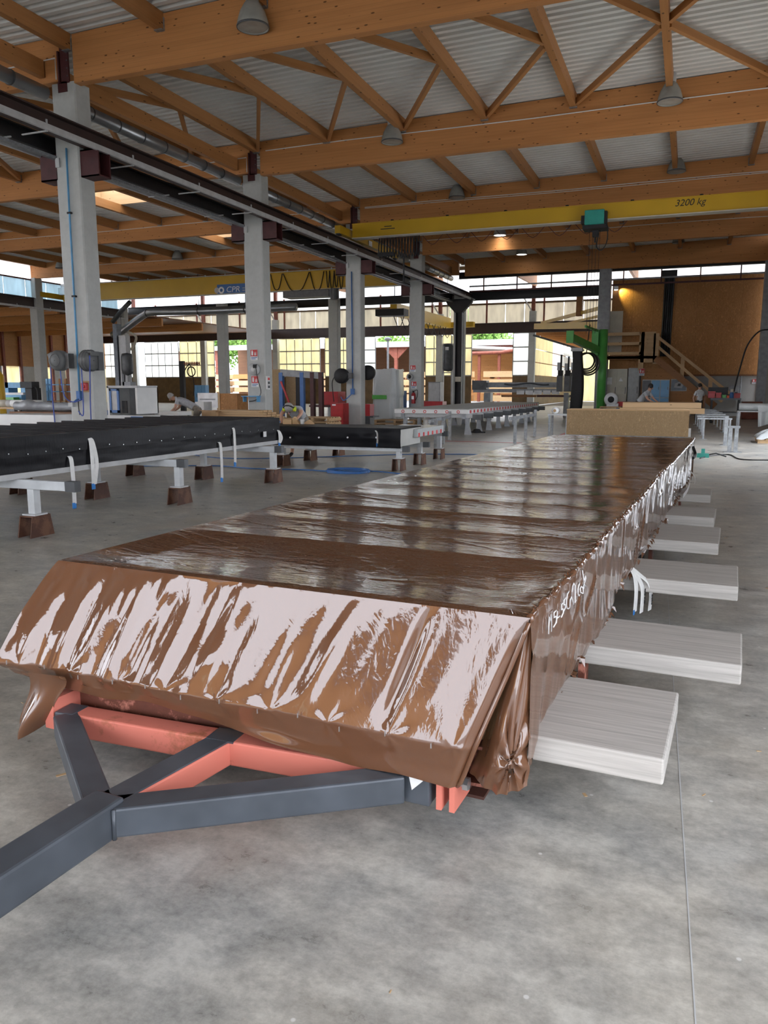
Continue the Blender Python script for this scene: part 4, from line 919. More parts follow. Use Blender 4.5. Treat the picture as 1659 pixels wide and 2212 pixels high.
MB().box(a.x, a.x + (b.x - a.x), -.17, -.15, b.z + .05, a.z).build('sign_plate', 'blue_paint', cr2)
ttext('lettering', 'CPR', .46, 'print_white', cr2, T(a.x + .62, -.175, b.z + .12) @ FACE_Y, .15, 1.15)
MB().lathe([(.10, 0), (.2, 0), (.2, .01), (.1, .01)], 20, axis='y', c=(a.x + .3, -.185, b.z + .25)).build('logo_ring', 'print_white', cr2); MB().cyl((a.x - .02, -.18, b.z + .25), (a.x - .02, -.172, b.z + .25), .17, n=16).build('logo_dot', 'light_grey', cr2)
for k in range(2): MB().box(a.x + 1.75, b.x - .05, -.176, -.17, b.z + .16 + .14 * k, b.z + .2 + .14 * k).build('text_line', 'light_grey', cr2)
MB().box(-38.6, -15, -.1, .0, 8.2, 8.24).build('conductor_rail', 'light_grey', cr2)
for k in range(16): MB().box(-37.5 + 1.4 * k, -37.44 + 1.4 * k, -.1, -.04, 8.17, 8.3).build('rail_clip', 'white_plastic', cr2)
for k, (pa, pb, dz) in enumerate(((585, 610, .9), (612, 668, 1.05), (670, 700, 1.05), (705, 712, .9), (712, 722, 1.), (722, 731, .9), (732, 742, 1.))):
    xa, xb = at(pa, 620, Y=41.3).x, at(pb, 620, Y=41.3).x; MB().tube(smooth([(xa, -.2, 8.1), (xa * .75 + xb * .25, -.2, 8.1 - dz * .8), ((xa + xb) / 2, -.2, 8.1 - dz), (xa * .25 + xb * .75, -.2, 8.1 - dz * .8), (xb, -.2, 8.1)], 4), .025, 5).build('festoon_loop', 'rubber', cr2, True)
hx = at(650, 655, Y=41.3).x
MB().box(hx - 1.0, hx + 1.9, -.5, .5, 6.7, 7.05).cyl((hx + 2.2, -.3, 6.5), (hx + 2.2, -.3, 7.1), .25, n=12).build('hoist_trolley', 'dark_grey_metal', cr2)
hk = MB().box(-38.75, -38.2, -.4, .2, 7.55, 8.0).box(-38.6, -38.3, -.3, .0, 8.0, 8.25).build('drive_motor', 'aluminium', cr2)
# crane of the cross hall and its girder running away from the camera
cg = thing('bridge_crane', 'pale yellow crane girder of the cross hall behind the fourth column', 'crane', (0, 0, 0))
pa, pb = at(850, 665, Y=52), at(968, 697, Y=66.5)
m_, L2 = bar_matrix((pa.x, 52, pa.z - .1), (pb.x, 66.5, pb.z - .05)); MB().box(0, L2, -.25, .25, -.42, .42).build('girder', 'crane_yellow', cg).matrix_local = m_
pc = at(962, 702, Y=67.5); MB().box(pc.x - 1.8, pc.x + 2.6, 67.2, 67.8, pc.z - .25, pc.z + .2).build('end_truck', 'crane_yellow', cg)
for k in range(9):
    t = k / 9; q = Vector((pa.x, 52, pa.z - .6)).lerp(Vector((pb.x, 66.5, pb.z - .6)), t); MB().tube(smooth([(q.x, q.y, q.z + .1), (q.x + .2, q.y + .6, q.z - .75), (q.x + .3, q.y + 1.3, q.z + .1)], 4), .03, 5).build('festoon_loop', 'rubber', cg, True)
MB().box(pa.x - 1.2, pa.x + .9, 51.6, 52.6, pa.z - .55, pa.z - .1).build('trolley', 'rubber', cg)
for q in (pa, pb): MB().cyl((q.x, 52.2 if q is pa else 66.2, q.z + .2), (q.x, 52.2 if q is pa else 66.2, 12.31), .035, n=6).build('hanger_rod', 'dark_grey_metal', cg)
# ------------------------------------------------------------------ chipboard office block at the end of the right bay
YO = Y5 + .95
zob, zot = at(1560, 809, Y=YO).z, at(1450, 598, Y=YO).z; xo0, xo1 = -4.5, at(1650, 700, Y=YO).x
wo = tag(MB().box(xo0, xo1, YO + .03, YO + .3, zob, zot).build('wall_office', 'dark_wood'), kind='structure')
nx_ = 7; bw = (xo1 - xo0) / nx_
for i in range(nx_):
    for j in range(2):
        hz_ = (zot - zob) / 2
        MB().box(xo0 + i * bw + .004, xo0 + (i + 1) * bw - .004, YO, YO + .03, zob + j * hz_ + .004, zob + (j + 1) * hz_ - .004).build('chipboard', 'osb', wo)
tag(MB().box(-4.5, XR + 4, YO + .3, YO + .5, 0, zob + .1).build('wall_office_base', 'wall_concrete'), kind='structure')
tag(MB().box(xo1 + .02, XR + 5, YO + .1, YO + .3, 0, 4.6).build('wall_office_side', 'warm_board'), kind='structure')
MB().box(xo0, xo1, YO - .02, YO + .1, zob - .08, zob).build('ledge', 'dark_wood', wo)
def pbox(px0, py0, px1, py1, y, d, name, mat, parent=None, org=(0, 0, 0), bevel=0):
    a, b = at(px0, py0, Y=y), at(px1, py1, Y=y)
    return MB().box(a.x - org[0], b.x - org[0], y - org[1], y + d - org[1], b.z - org[2], a.z - org[2]).build(name, mat, parent, bevel=bevel)
dr = tag(pbox(1305, 673, 1342, 762, YO - .06, .05, 'door_30', 'cream_paint'), kind='structure'); a = at(1338, 720, Y=YO - .1); MB().cyl((a.x, YO - .12, a.z), (a.x, YO - .06, a.z), .03, n=10).build('door_handle', 'aluminium', dr)
MB().box(at(1303, 720, Y=YO).x, at(1306, 720, Y=YO).x, YO - .08, YO, 3.9, 6.6).build('door_frame', 'burgundy', dr)
cdt = thing('cable_duct', 'black bundle of vertical cables on the chipboard wall', 'cable duct', (at(1440, 700, Y=YO - .1).x, YO, 0))
for k in range(5): MB().cyl((-.22 + .11 * k, -.12 + .03 * (k % 2), at(1435, 770, Y=YO).z), (-.18 + .11 * k, -.12 + .03 * (k % 2), zot + .1), .055, n=8).build('cable', 'rubber' if k % 2 else 'black_steel', cdt)
MB().box(-.42, .42, -.2, .05, zot, zot + .35).build('head_box', 'black_steel', cdt)
fld = thing('flood_light', 'small lit flood light at the top left of the chipboard wall', 'flood light', at(1331, 622, Y=YO - .15))
MB().box(-.12, .12, -.06, .1, -.1, .1).build('housing', 'aluminium', fld); MB().box(-.1, .1, -.02, .02, -.125, -.101).build('lens', 'lamp_lit', fld)
ld = bpy.data.lights.new('flood_bulb', 'SPOT'); ld.energy = 25; ld.spot_size = 1.4; ld.spot_blend = .6; ld.color = (1, .85, .25); ld.shadow_soft_size = .05
lo = bpy.data.objects.new('flood_bulb', ld); COL.objects.link(lo); lo.parent = fld; lo.location = (.13, -.05, -.05); lo.rotation_euler = (math.radians(55), 0, math.radians(-50))
# landing and stairs
YS = YO - 1.4
sta = thing('stairs', 'timber stairs with landing and rail in front of the chipboard wall', 'stairs', (0, YS, 0))
def sb(name, px0, py0, px1, py1, d=.06, mat='spruce', dy=0): return pbox(px0, py0, px1, py1, YS + dy, d, name, mat, sta, (0, YS, 0))
for y0_, y1_ in ((719, 724), (740, 745), (761, 766)): sb('rail_board', 1306, y0_, 1384, y1_)
sb('landing_beam', 1300, 768, 1386, 776, .1, 'brown_board'); MB().box(at(1300, 770, Y=YS).x, at(1420, 770, Y=YS).x, 0, 1.4, at(1300, 776, Y=YS).z, at(1300, 770, Y=YS).z).build('landing_deck', 'dark_wood', sta)
sb('landing_panel', 1386, 717, 1414, 783, .05); sb('post', 1413, 720, 1421, 786, .12); sb('post', 1382, 717, 1389, 800, .12)
def sbar(name, p, q, wd, h, dy=0, mat='spruce'):
    a, b = at(*p, Y=YS + dy), at(*q, Y=YS + dy); bar(name, (a.x, dy, a.z), (b.x, dy, b.z), wd, h, mat, sta)
sbar('hand_rail', (1420, 727), (1578, 851), .06, .16); sbar('mid_rail', (1420, 748), (1560, 868), .06, .15); sbar('stringer', (1416, 774), (1545, 878), .06, .34, 0, 'brown_board'); sbar('stringer', (1416, 774), (1545, 878), .06, .34, 1.0, 'brown_board')
sb('post', 1471, 773, 1477, 815, .12); sb('post', 1531, 818, 1537, 858, .12)
for k in range(13):
    t = (k + .5) / 13; a = at(1418 + t * 125, 774 + t * 102, Y=YS + .5); MB().box(a.x - .17, a.x + .17, .05, 1.0, a.z - .02, a.z + .02).build('tread', 'spruce', sta)
tri = [at(x, y, Y=YS + .2) for x, y in ((1386, 796), (1432, 796), (1520, 866), (1520, 895), (1386, 895))]
zz = [max(0, v.z) for v in tri]; MB().prism([(v.x, z) for v, z in zip(tri, zz)], .2, .26).build('side_cladding', 'warm_board', sta)
p0_ = at(1383, 850, Y=YS).x; MB().box(p0_, p0_ + .1, .05, .15, 0, 3.9).build('post', 'brown_board', sta)
# lockers, poster, cabinets
YK = YS - .35
def cabinet(name, label, px0, py0, px1, y, d, mat, ndoor=1, doormat=None, rows=1, cat='cabinet', trim=None):
    a, b = at(px0, py0, Y=y), at(px1, py0, Y=y); w2 = b.x - a.x; c = thing(name, label, cat, (a.x, y, 0))
    MB().box(0, w2, .02, d, .02, a.z).build('body', mat, c)
    dw = w2 / ndoor; rh = (a.z - .1) / rows
    for i in range(ndoor):
        for j in range(rows):
            do = MB().box(i * dw + .02, (i + 1) * dw - .02, 0, .02, .08 + j * rh, .08 + (j + 1) * rh - .03).build('door', (doormat[i] if isinstance(doormat, (list, tuple)) else doormat) or mat, c)
            MB().box((i + 1) * dw - .1, (i + 1) * dw - .07, -.03, 0, .08 + (j + .45) * rh, .08 + (j + .6) * rh).build('handle', 'dark_grey_metal', do)
    return c
lk = cabinet('locker', 'blue steel lockers with one open dark compartment beside the stairs', 1388, 820, 1447, YK, .5, 'light_grey', 3, ['dark_grey_metal', 'locker_blue', 'locker_blue'], 2, 'locker')
a, b = at(1450, 819, Y=YS + .15), at(1483, 845, Y=YS + .15); po = thing('poster', 'framed dark blue poster showing a machine, beside the blue lockers', 'poster', (a.x, YS + .15, b.z)); w2, h2 = b.x - a.x, a.z - b.z
MB().box(0, w2, 0, .03, 0, h2).build('frame', 'light_grey', po); MB().box(.04, w2 - .04, -.008, 0, .04, h2 - .04).build('print', 'slate_paint', po)
MB().prism([(.2 * w2, .3 * h2), (.7 * w2, .25 * h2), (.8 * w2, .6 * h2), (.55 * w2, .8 * h2), (.25 * w2, .65 * h2)], -.012, -.008).build('machine_shape', 'light_grey', po); MB().prism([(.4 * w2, .42 * h2), (.6 * w2, .42 * h2), (.62 * w2, .62 * h2), (.45 * w2, .64 * h2)], -.015, -.012).build('machine_opening', 'print_black', po)
sign('fire sign on the timber post beside the lockers', 1381, 796, 1392, 812, YS - .02)
cabinet('electric_cabinet', 'beige double door electric cabinet with a warning triangle', 1313, 797, 1356, YO - .7, .5, 'cream_paint', 2)
p = at(1341, 820, Y=YO - .72); tag(MB().prism([(-.12, -.1), (.12, -.1), (0, .12)], -.01, 0).build('warning_sign', 'print_white', loc=(p.x, YO - .715, p.z)), 'pale warning triangle on the beige electric cabinet', 'sign')
p = at(1316, 823, Y=YO - .72); tag(MB().box(-.16, .16, -.01, 0, -.2, .2).build('notice_sheet', 'print_white', loc=(p.x, YO - .715, p.z)), 'white paper sheet taped on the beige electric cabinet', 'paper')
cabinet('electric_cabinet', 'narrow pale grey cabinet between the electric cabinet and the lockers', 1358, 795, 1382, YO - .6, .4, 'light_grey', 1)
sign('red fire sign on the concrete wall at the right', 1625, 819, 1637, 829, YO + .26)
p = at(1585, 845, Y=YO + .2); cbx = thing('wall_box', 'grey electric box on the concrete wall under the chipboard', 'electric box', (p.x, YO + .29, p.z)); MB().box(-.28, .28, -.2, 0, -.3, .3).build('housing', 'grey_paint', cbx, bevel=.02); MB().cyl((.33, -.1, -.9), (.33, -.1, 1.2), .05, n=8).build('conduit', 'galv', cbx)
q = [at(x, y, Y=40) for x, y in ((1668, 712), (1640, 716), (1615, 745), (1600, 790), (1585, 846))]
tag(MB().tube(smooth(q), .035, 6).build('hanging_cable', 'rubber', None, True), 'black cable curving down from the right over the concrete wall', 'cable')

# ------------------------------------------------------------------ cross hall: low timber hall seen through the far wall right of the last post
zc_ = at(1152, 722, Y=YF).z
anr = tag(MB().box(posts[-1], 8, YF, YF + 26, zc_ + .3, zc_ + .4).build('ceiling_far_annex', 'dark_wood'), kind='structure')
for k in range(9): bar('joist', (posts[-1], YF + 1 + 2.8 * k, zc_ + .1), (6, YF + 1 + 2.8 * k, zc_ + .1), .2, .4, 'glulam', anr)
awl = tag(MB().box(posts[-1] - .1, posts[-1], YF, YF + 26, 0, Z0).build('wall_far_annex', 'wainscot'), kind='structure')
for k in range(14):
    for j in range(3):
        hh_ = (zc_ - Z0) / 3; MB().box(posts[-1] - .06, posts[-1] - .03, YF + .1 + 1.85 * k, YF + 1.9 + 1.85 * k, Z0 + j * hh_ + .04, Z0 + (j + 1) * hh_ - .04).build('pane', 'poly_cream' if k < 6 else 'poly_white', awl)
MB().box(posts[-1], 8, YF + 26, YF + 26.2, 0, zc_ + .4).build('end_panel', 'poly_cream', awl)
tag(MB().box(-5.2, posts[-1] + 20, YF, YF + .05, zc_ + .4, 12).build('wall_back_right', 'poly_clear'), kind='structure')
tag(MB().box(6, 6.2, YO + .5, YF + 1, 0, 12.3).build('wall_cross_right', 'board_grey'), kind='structure')
jy = thing('jib_crane', 'yellow wall jib crane with tie rod in front of the far annex', 'crane', (0, 0, 0))
def jb(nm, p, q, ya, yb_, wd, h, mat): a, b = at(*p, Y=ya), at(*q, Y=yb_); bar(nm, a, b, wd, h, mat, jy)
jb('boom', (1157, 705), (1298, 702), 58, 47.9, .25, .4, 'crane_yellow'); jb('tie_rod', (1170, 698), (1298, 665), 57.4, 47.9, .14, .2, 'crane_yellow'); jb('tie_rod', (1220, 700), (1298, 682), 54, 47.9, .1, .14, 'crane_yellow'); jb('brace', (1152, 724), (1262, 757), 58, 58, .14, .14, 'dark_grey_metal')
pbox(1246, 624, 1257, 682, 50.5, .4, 'counter_plate', 'brown_board', jy)

# ------------------------------------------------------------------ machines at the hall end
gm = thing('gantry_machine', 'long grey gantry nailing machine with dark tool heads behind the panel table', 'machine', (0, 44, 0))
def gb(nm, px0, py0, px1, py1, mat, dy=0, d=.4, bevel=0): return pbox(px0, py0, px1, py1, 44 + dy, d, nm, mat, gm, (0, 44, 0), bevel)
gb('beam', 1022, 840, 1206, 848, 'grey_paint', -.1, .6); gb('upper_beam', 1045, 826, 1206, 837, 'grey_paint', 0, .5); gb('end_block', 1020, 822, 1050, 842, 'dark_grey_metal', -.2, .7)
a = [at(1090 + 12 * i, 829.5 + 2 * math.sin(i * 1.1), Y=43.9) for i in range(9)]; MB().tube([(v.x, -.15, v.z) for v in smooth(a)], .04, 5).build('cable_line', 'slate_paint', gm, True)
MB().box(at(1046, 860, Y=44).x, at(1060, 860, Y=44).x, -.1, .5, 0, at(1046, 848, Y=44).z).build('leg', 'grey_paint', gm); MB().box(at(1218, 860, Y=44).x, at(1228, 860, Y=44).x, -.1, .5, 0, at(1046, 848, Y=44).z).build('leg', 'grey_paint', gm)
for k, px in enumerate((1203, 1219, 1233)):
    gb('tool_head', px, 811 - 3 * k, px + 11, 846, 'dark_grey_metal', -.6, .5); gb('cylinder', px + 1, 783 + 2 * (k % 2), px + 8, 800, 'light_grey', -.6, .3); gb('spindle', px + 8, 766 + 4 * k, px + 10, 812, 'rubber', -.65, .1); gb('motor', px + 2, 800, px + 12, 812, 'rubber', -.62, .3)
for k in range(5): gb('paper_card', 1116 + 19 * k, 843.5, 1132 + 19 * k, 852, 'print_white', -.25, .02)
for k, px in enumerate((1083, 1160)): gb('frame_rail', px, 853, px + 75, 858, 'brown_board' if k == 0 else 'burgundy', .5, .3)
ch = thing('cable_chain', 'tall black energy chain sleeve standing beside the green jib', 'cable chain', (at(1245, 800, Y=41).x, 41, 0))
zt_ = at(1245, 757, Y=41).z; xw = (at(1258, 800, Y=41).x - at(1234, 800, Y=41).x) / 2
A, B = np.meshgrid(np.linspace(0, 2 * PI, 25), np.linspace(0, 1, 30), indexing='ij'); wv_ = 1 + .12 * np.sin(B * 5)
MB().grid(np.stack([np.sign(np.cos(A)) * np.abs(np.cos(A)) ** .5 * xw * wv_ + .1 * np.sin(B * 3), np.sign(np.sin(A)) * np.abs(np.sin(A)) ** .5 * .25, .02 + B * (zt_ - .02)], -1)).build('sleeve', 'rubber', ch, True)
MB().box(-xw, xw, -.25, .25, zt_ - .05, zt_ + .12).build('top_cap', 'light_grey', ch); MB().cyl((0, 0, 0), (0, 0, .06), xw * 1.3, n=20).build('base_ring', 'galv', ch)
pc = at(1266, 780, Y=43); co = thing('hose_coil', 'coiled grey hoses hanging between the black chain and green column', 'hose coil', pc)
for k in range(4): MB().lathe([(.42 + .05 * k, -.04), (.47 + .05 * k, 0), (.42 + .05 * k, .04), (.38 + .05 * k, 0), (.42 + .05 * k, -.04)], 28, axis='y', c=(.03 * k, .06 * k, -.05 * k)).build('loop', 'reel_grey' if k % 2 else 'rubber', co, True)
MB().cyl((0, 0, .4), (.1, .2, 1.9), .03, n=6).build('hanger', 'rubber', co)
gj = thing('jib_crane', 'bright green column jib crane at the end of the right bay', 'crane', (at(1297, 880, Y=44.5).x, 44.5, 0))
gr_ = (at(1307, 800, Y=44.5).x - at(1288, 800, Y=44.5).x) / 2; zt_ = at(1297, 712, Y=44.5).z; ox = gj.location.x
MB().cyl((0, 0, 0), (0, 0, zt_), gr_, n=28).build('column', 'jib_green', gj, True); MB().cyl((0, 0, 0), (0, 0, .04), gr_ * 1.5, n=20).build('base_plate', 'jib_green', gj)
for k in range(8): MB().prism([(gr_, .04), (gr_ * 1.4, .04), (gr_, .5)], -.02, .02).build('gusset', 'jib_green', gj).rotation_euler = (0, 0, k * PI / 4)
e = at(1231, 728, Y=40.5); s0 = Vector((ox - gr_, 44.4, at(1285, 757, Y=44.4).z)); bar('arm', (s0.x - ox, -.1, s0.z), (e.x - ox, -4, e.z), .25, .36, 'jib_green', gj); bar('arm_tie', (-gr_, 0, zt_ - .1), (e.x * .5 + s0.x * .5 - ox, -2, (e.z + s0.z) / 2 + .9), .08, .12, 'jib_green', gj)
MB().box(e.x - ox - .15, e.x - ox + .2, -4.2, -3.95, e.z - .3, e.z + .3).build('arm_end', 'jib_green', gj); MB().box(-gr_ - .35, -gr_, -.3, .3, s0.z - .3, zt_ - .05).build('pivot', 'jib_green', gj)
bl = thing('blower', 'round grey blower motor on a small table right of the green column', 'blower', (at(1320, 868, Y=36).x, 36, at(1320, 878, Y=36).z + .004))
MB().lathe([(.05, -.12), (.24, -.1), (.3, -.05), (.3, .08), (.2, .14), (.05, .16)], 28, axis='y', c=(0, 0, .3)).build('housing', 'light_grey', bl, True); MB().lathe([(.001, -.2), (.13, -.18), (.14, -.1)], 20, axis='y', c=(0, 0, .3)).build('intake', 'rubber', bl, True)
MB().prism([(-.2, 0), (.25, 0), (.12, .16), (-.1, .16)], -.1, .12).build('foot', 'light_grey', bl); MB().cyl((.2, 0, .05), (.32, 0, .05), .09, n=12).build('outlet', 'light_grey', bl)
def table(name, label, x0, x1, y0, y1, zt, mat, leg='galv', th=.05, nleg=2, cat='table', group=None):
    t = thing(name, label, cat, (x0, y0, 0), group=group); MB().box(0, x1 - x0, 0, y1 - y0, zt - th, zt).build('top', mat, t)
    for x in np.linspace(.06, x1 - x0 - .06, nleg):
        for y in (.06, y1 - y0 - .06): MB().box(x - .035, x + .035, y - .035, y + .035, 0, zt - th).build('leg', leg, t)
    return t
b0 = bl.location; table('small_table', 'small dark table carrying the grey blower', b0.x - .45, b0.x + .45, 35.7, 36.4, b0.z - .003, 'cardboard', 'black_steel')
table('red_bench', 'long low red and blue bench behind the blower', b0.x + .1, at(1380, 870, Y=37.5).x, 37.3, 38.2, at(1340, 868, Y=37.5).z, 'red_paint', 'blue_paint', .22, 3, 'bench')

# ------------------------------------------------------------------ right middle: OSB panel, timber stack, galvanised trestles
YP = 18.0; a, b = at(1225, 885, Y=YP), at(1490, 885, Y=YP); zb_ = at(1490, 944, Y=YP).z
op = thing('fibreboard_element', 'brown fibreboard panel on trestles behind the wrapped panel', 'wall panel', (a.x, YP, zb_)); w2 = b.x - a.x; h2 = (a.z + b.z) / 2 - zb_
MB().box(0, w2, 0, .03, 0, h2).build('front_board', 'osb_pale', op); MB().box(.02, w2 - .02, .03, .75, .05, h2 - .02).build('core', 'board_grey', op); MB().box(-.01, w2 + .01, -.01, .78, h2 - .02, h2).build('top_board', 'spruce', op); MB().box(w2 - .02, w2 + .05, .02, .1, -.0, .18).build('clamp', 'white_paint', op)
for k, y in enumerate((18.4,)): trestle('galvanised trestle carrying the fibreboard panel', y, [a.x + .3, b.x - .3], zb_, 'galv', None, group='galvanised trestles under the fibreboard panel')
ys_ = 30.0; p, q = at(1400, 893, Y=ys_), at(1522, 893, Y=ys_); zs_ = p.z
tst = thing('timber_stack', 'stack of pale squared timber the man bends over', 'timber stack', (p.x, ys_, zs_))
nb = 7
for k in range(nb):
    for j in range(2): MB().box(-1.0 + .1 * j, q.x - p.x - .12 * j - .03 * k, k * .22, k * .22 + .2, .0 + .2 * j, .19 + .2 * j).build('timber', 'spruce', tst)
for k in range(6):
    y = 26.5 + 2.1 * k
    xx = at(1578 - 7 * k, 905, Y=y).x
    trestle(['nearest galvanised stand', 'second galvanised stand', 'third galvanised stand', 'fourth galvanised stand', 'fifth galvanised stand', 'sixth galvanised stand'][k] + ' in the receding row right of the fibreboard panel', y, [xx, xx - .75], zs_ - .005, 'galv', None, x0=xx - .95, x1=xx + .05, slim=.55, group='galvanised stands on the right')
p = at(1581, 977, Z=0); ps = thing('post_stand', 'short thick galvanised post pair bolted to the floor at the right', 'post', p)
MB().box(-.11, -.02, -.04, .04, 0, .60).build('post', 'galv', ps); MB().box(.03, .12, -.04, .04, 0, .60).build('post', 'galv', ps); MB().box(-.14, .15, -.06, .06, .6, .66).build('cap', 'galv', ps); MB().box(-.2, .22, -.12, .12, 0, .015).build('foot_plate', 'galv', ps)
p = at(1566, 962, Z=0); ps = thing('post_stand', 'tall galvanised post standing just behind the short post pair', 'post', p); MB().box(-.05, .05, -.05, .05, 0, .80).build('post', 'galv', ps); MB().box(-.14, .14, -.1, .1, 0, .015).build('foot_plate', 'galv', ps)
# workbench with red boxes, brown chest, plastic roll, plank stack
yb_ = 38.5; wbx0, wbx1 = at(1534, 880, Y=yb_).x, at(1600, 880, Y=yb_).x; zt_ = at(1560, 860, Y=yb_).z
wbn = table('tool_bench', 'black wheeled tool bench covered with red boxes at the right', wbx0, wbx1, yb_, yb_ + 1.0, zt_, 'dark_grey_metal', 'black_steel', .08, 2, 'workbench')
MB().box(.1, wbx1 - wbx0 - .1, .1, .9, .45, .5).build('shelf', 'dark_grey_metal', wbn)
for k in range(2): MB().cyl((.1 + (wbx1 - wbx0 - .2) * k, .02, .06), (.1 + (wbx1 - wbx0 - .2) * k, .08, .06), .06, n=12).build('castor', 'rubber', wbn)
for k, (px, wq, hq, m_, l) in enumerate(((1537, .30, .30, 'red_paint', 'red tool box at the left of the tool bench'), (1552, .22, .24, 'red_paint', 'red crate beside the tool box on the bench'), (1564, .16, .14, 'jib_green', 'small green tin on the tool bench'), (1574, .14, .12, 'orange_paint', 'orange case on the tool bench'), (1590, .34, .22, 'red_paint', 'red case at the right end of the tool bench'))):
    x = at(px, 855, Y=yb_ + .4).x; bx_ = thing('tool_box', l, 'box', (x, yb_ + .5, zt_)); MB().box(-wq / 2, wq / 2, -.2, .2, 0, hq * .8).build('body', m_, bx_, bevel=.01); MB().box(-wq / 2 - .01, wq / 2 + .01, -.21, .21, hq * .8, hq).build('lid', m_, bx_); MB().box(-.06, .06, -.02, .02, hq, hq + .04).build('handle', 'rubber', bx_)
p = at(1551, 847, Y=yb_ + .9); tag(MB().box(-.42, .42, 0, .05, -.2, .22).box(-.06, .06, 0, .05, zt_ - p.z, -.2).build('monitor', 'black_steel', loc=(p.x, yb_ + .85, p.z)), 'black panel standing behind the red boxes on the bench', 'panel')
p = at(1580.5, 848, Y=yb_ + .3); gl = thing('glue_bottle', 'blue and cream bottle standing on the tool bench', 'bottle', (p.x, yb_ + .15, zt_)); MB().lathe([(.001, 0), (.09, 0), (.09, .2), (.06, .26)], 14).build('body', 'blue_paint', gl, True); MB().lathe([(.06, .26), (.07, .3), (.07, .4), (.001, .4)], 14).build('cap', 'cream_paint', gl, True)
cc = cabinet('chest', 'low red brown chest against the concrete wall on the right', 1604, 868, 1648, 43.5, .9, 'oxide_red', 2)
p = at(1625, 935, Z=0); rt = table('roll_table', 'metal stand holding a roll of clear film at the right edge', p.x - .55, p.x + .75, p.y - .3, p.y + .5, .78, 'light_grey', 'galv', .04)
fr = thing('film_roll', 'roll of clear plastic film with a loose sheet hanging down', 'film roll', (p.x - .5, p.y - .1, .92)); MB().cyl((0, 0, 0), (1.3, 0, 0), .13, n=24).build('roll', 'clear_film', fr, True); MB().cyl((-.01, 0, 0), (1.31, 0, 0), .045, n=12).build('core_tube', 'rubber', fr)
A, B = np.meshgrid(np.linspace(0, 1, 20), np.linspace(0, 1, 20), indexing='ij'); MB().grid(np.stack([.6 + .55 * A - .1 * B * (A - .5), -.15 - .05 * np.sin(A * 9) * B, .05 - .75 * B + .15 * A * B], -1)).build('loose_sheet', 'clear_film', fr, True)
p = at(1645, 958, Z=0); pk = thing('pallet', 'corner of a wooden pallet under crumpled film at the right edge', 'pallet', p)
for k in range(3): MB().box(-.1, 1.2, .1 + .4 * k, .2 + .4 * k, .0, .1).build('runner', 'spruce', pk)
for k in range(6): MB().box(-.12 + .22 * k, .06 + .22 * k, 0, 1.1, .1, .13).build('deck_board', 'spruce', pk)
A, B = np.meshgrid(np.linspace(0, 1, 30), np.linspace(0, 1, 30), indexing='ij'); MB().grid(np.stack([-.15 + 1.3 * A, -.1 + 1.1 * B, .16 + .28 * np.sin(A * PI) ** .6 * np.sin(B * PI) ** .6 + n1(A * 9, B * 9) * .05], -1)).build('crumpled_film', 'clear_film', pk, True)

# ------------------------------------------------------------------ pink-edged panel table in the middle
yt = 25.8; zt_ = at(1010, 884, Y=yt).z; xl_, xr_ = at(850, 880, Y=yt).x, at(1012, 884, Y=yt).x; PLn = 13.5
pt = thing('insulated_panel', 'long pale insulated panel with pink printed edges on a grey conveyor table', 'wall panel', (xl_, yt, zt_ - .16)); w2 = xr_ - xl_
MB().box(0, w2, 0, PLn, .135, .16).build('top_board', 'board_grey', pt); MB().box(.03, w2 - .02, .02, PLn - .02, 0, .135).build('insulation', 'white_plastic', pt)
for k in range(26): MB().box(w2 - .02, w2 - .017, .25 + .5 * k, .45 + .5 * k, .02, .12).build('pink_print', 'sign_red', pt)
for k in range(6): MB().lathe([(.035, 0), (.055, 0), (.055, .006), (.035, .006)], 16, axis='y', c=(.35 + .4 * k, .008, .065)).build('pink_print', 'sign_red', pt)
cvt = thing('conveyor_table', 'grey steel conveyor table with splayed legs under the pink-edged panel', 'machine table', (xl_, yt, 0))
for x in (.3, w2 - .2): MB().box(x - .06, x + .06, .1, PLn - .2, zt_ - .34, zt_ - .16).build('side_beam', 'grey_paint', cvt)
for k in range(9):
    y = .25 + 1.55 * k
    MB().box(.0, w2 + .35, y - .06, y + .06, zt_ - .30, zt_ - .17).build('cross_arm', 'light_grey', cvt); MB().box(w2 + .1, w2 + .42, y - .09, y + .09, zt_ - .36, zt_ - .18).build('roller_head', 'dark_grey_metal', cvt)
    for x in (.35, w2 - .1): MB().prism([(x - .09, 0), (x + .15, 0), (x + .07, .3), (x + .07, zt_ - .3), (x - .06, zt_ - .3), (x - .06, .3)], y - .05, y + .05).build('leg', 'grey_paint', cvt)
ln_a = at(1010, 945, Z=0); tag(MB().box(-7.0, -4.0, 22.6, 22.68, 0, .006).box(-4.06, -3.98, 22.6, 40, 0, .006).build('trim_1', 'red_paint'), kind='structure')
for (p, q), l in zip((((1112, 958), (1155, 943)), ((941, 968), (971, 951))), ('galvanised guard rail between the conveyor table and wrapped panel', 'galvanised guard rail right of the shorter black panel')):
    a, b = at(*p, Z=0), at(*q, Z=0); g = thing('guard_rail', l, 'guard rail', a)
    for t in (0, .5, 1): v = (b - a) * t; MB().box(v.x - .04, v.x + .04, v.y - .04, v.y + .04, 0, .78 + (.1 if t == 1 else 0)).build('post', 'galv', g)
    bar('rail', (-.12, -.2, .72), (b.x - a.x, b.y - a.y, .72), .06, .09, 'galv', g)
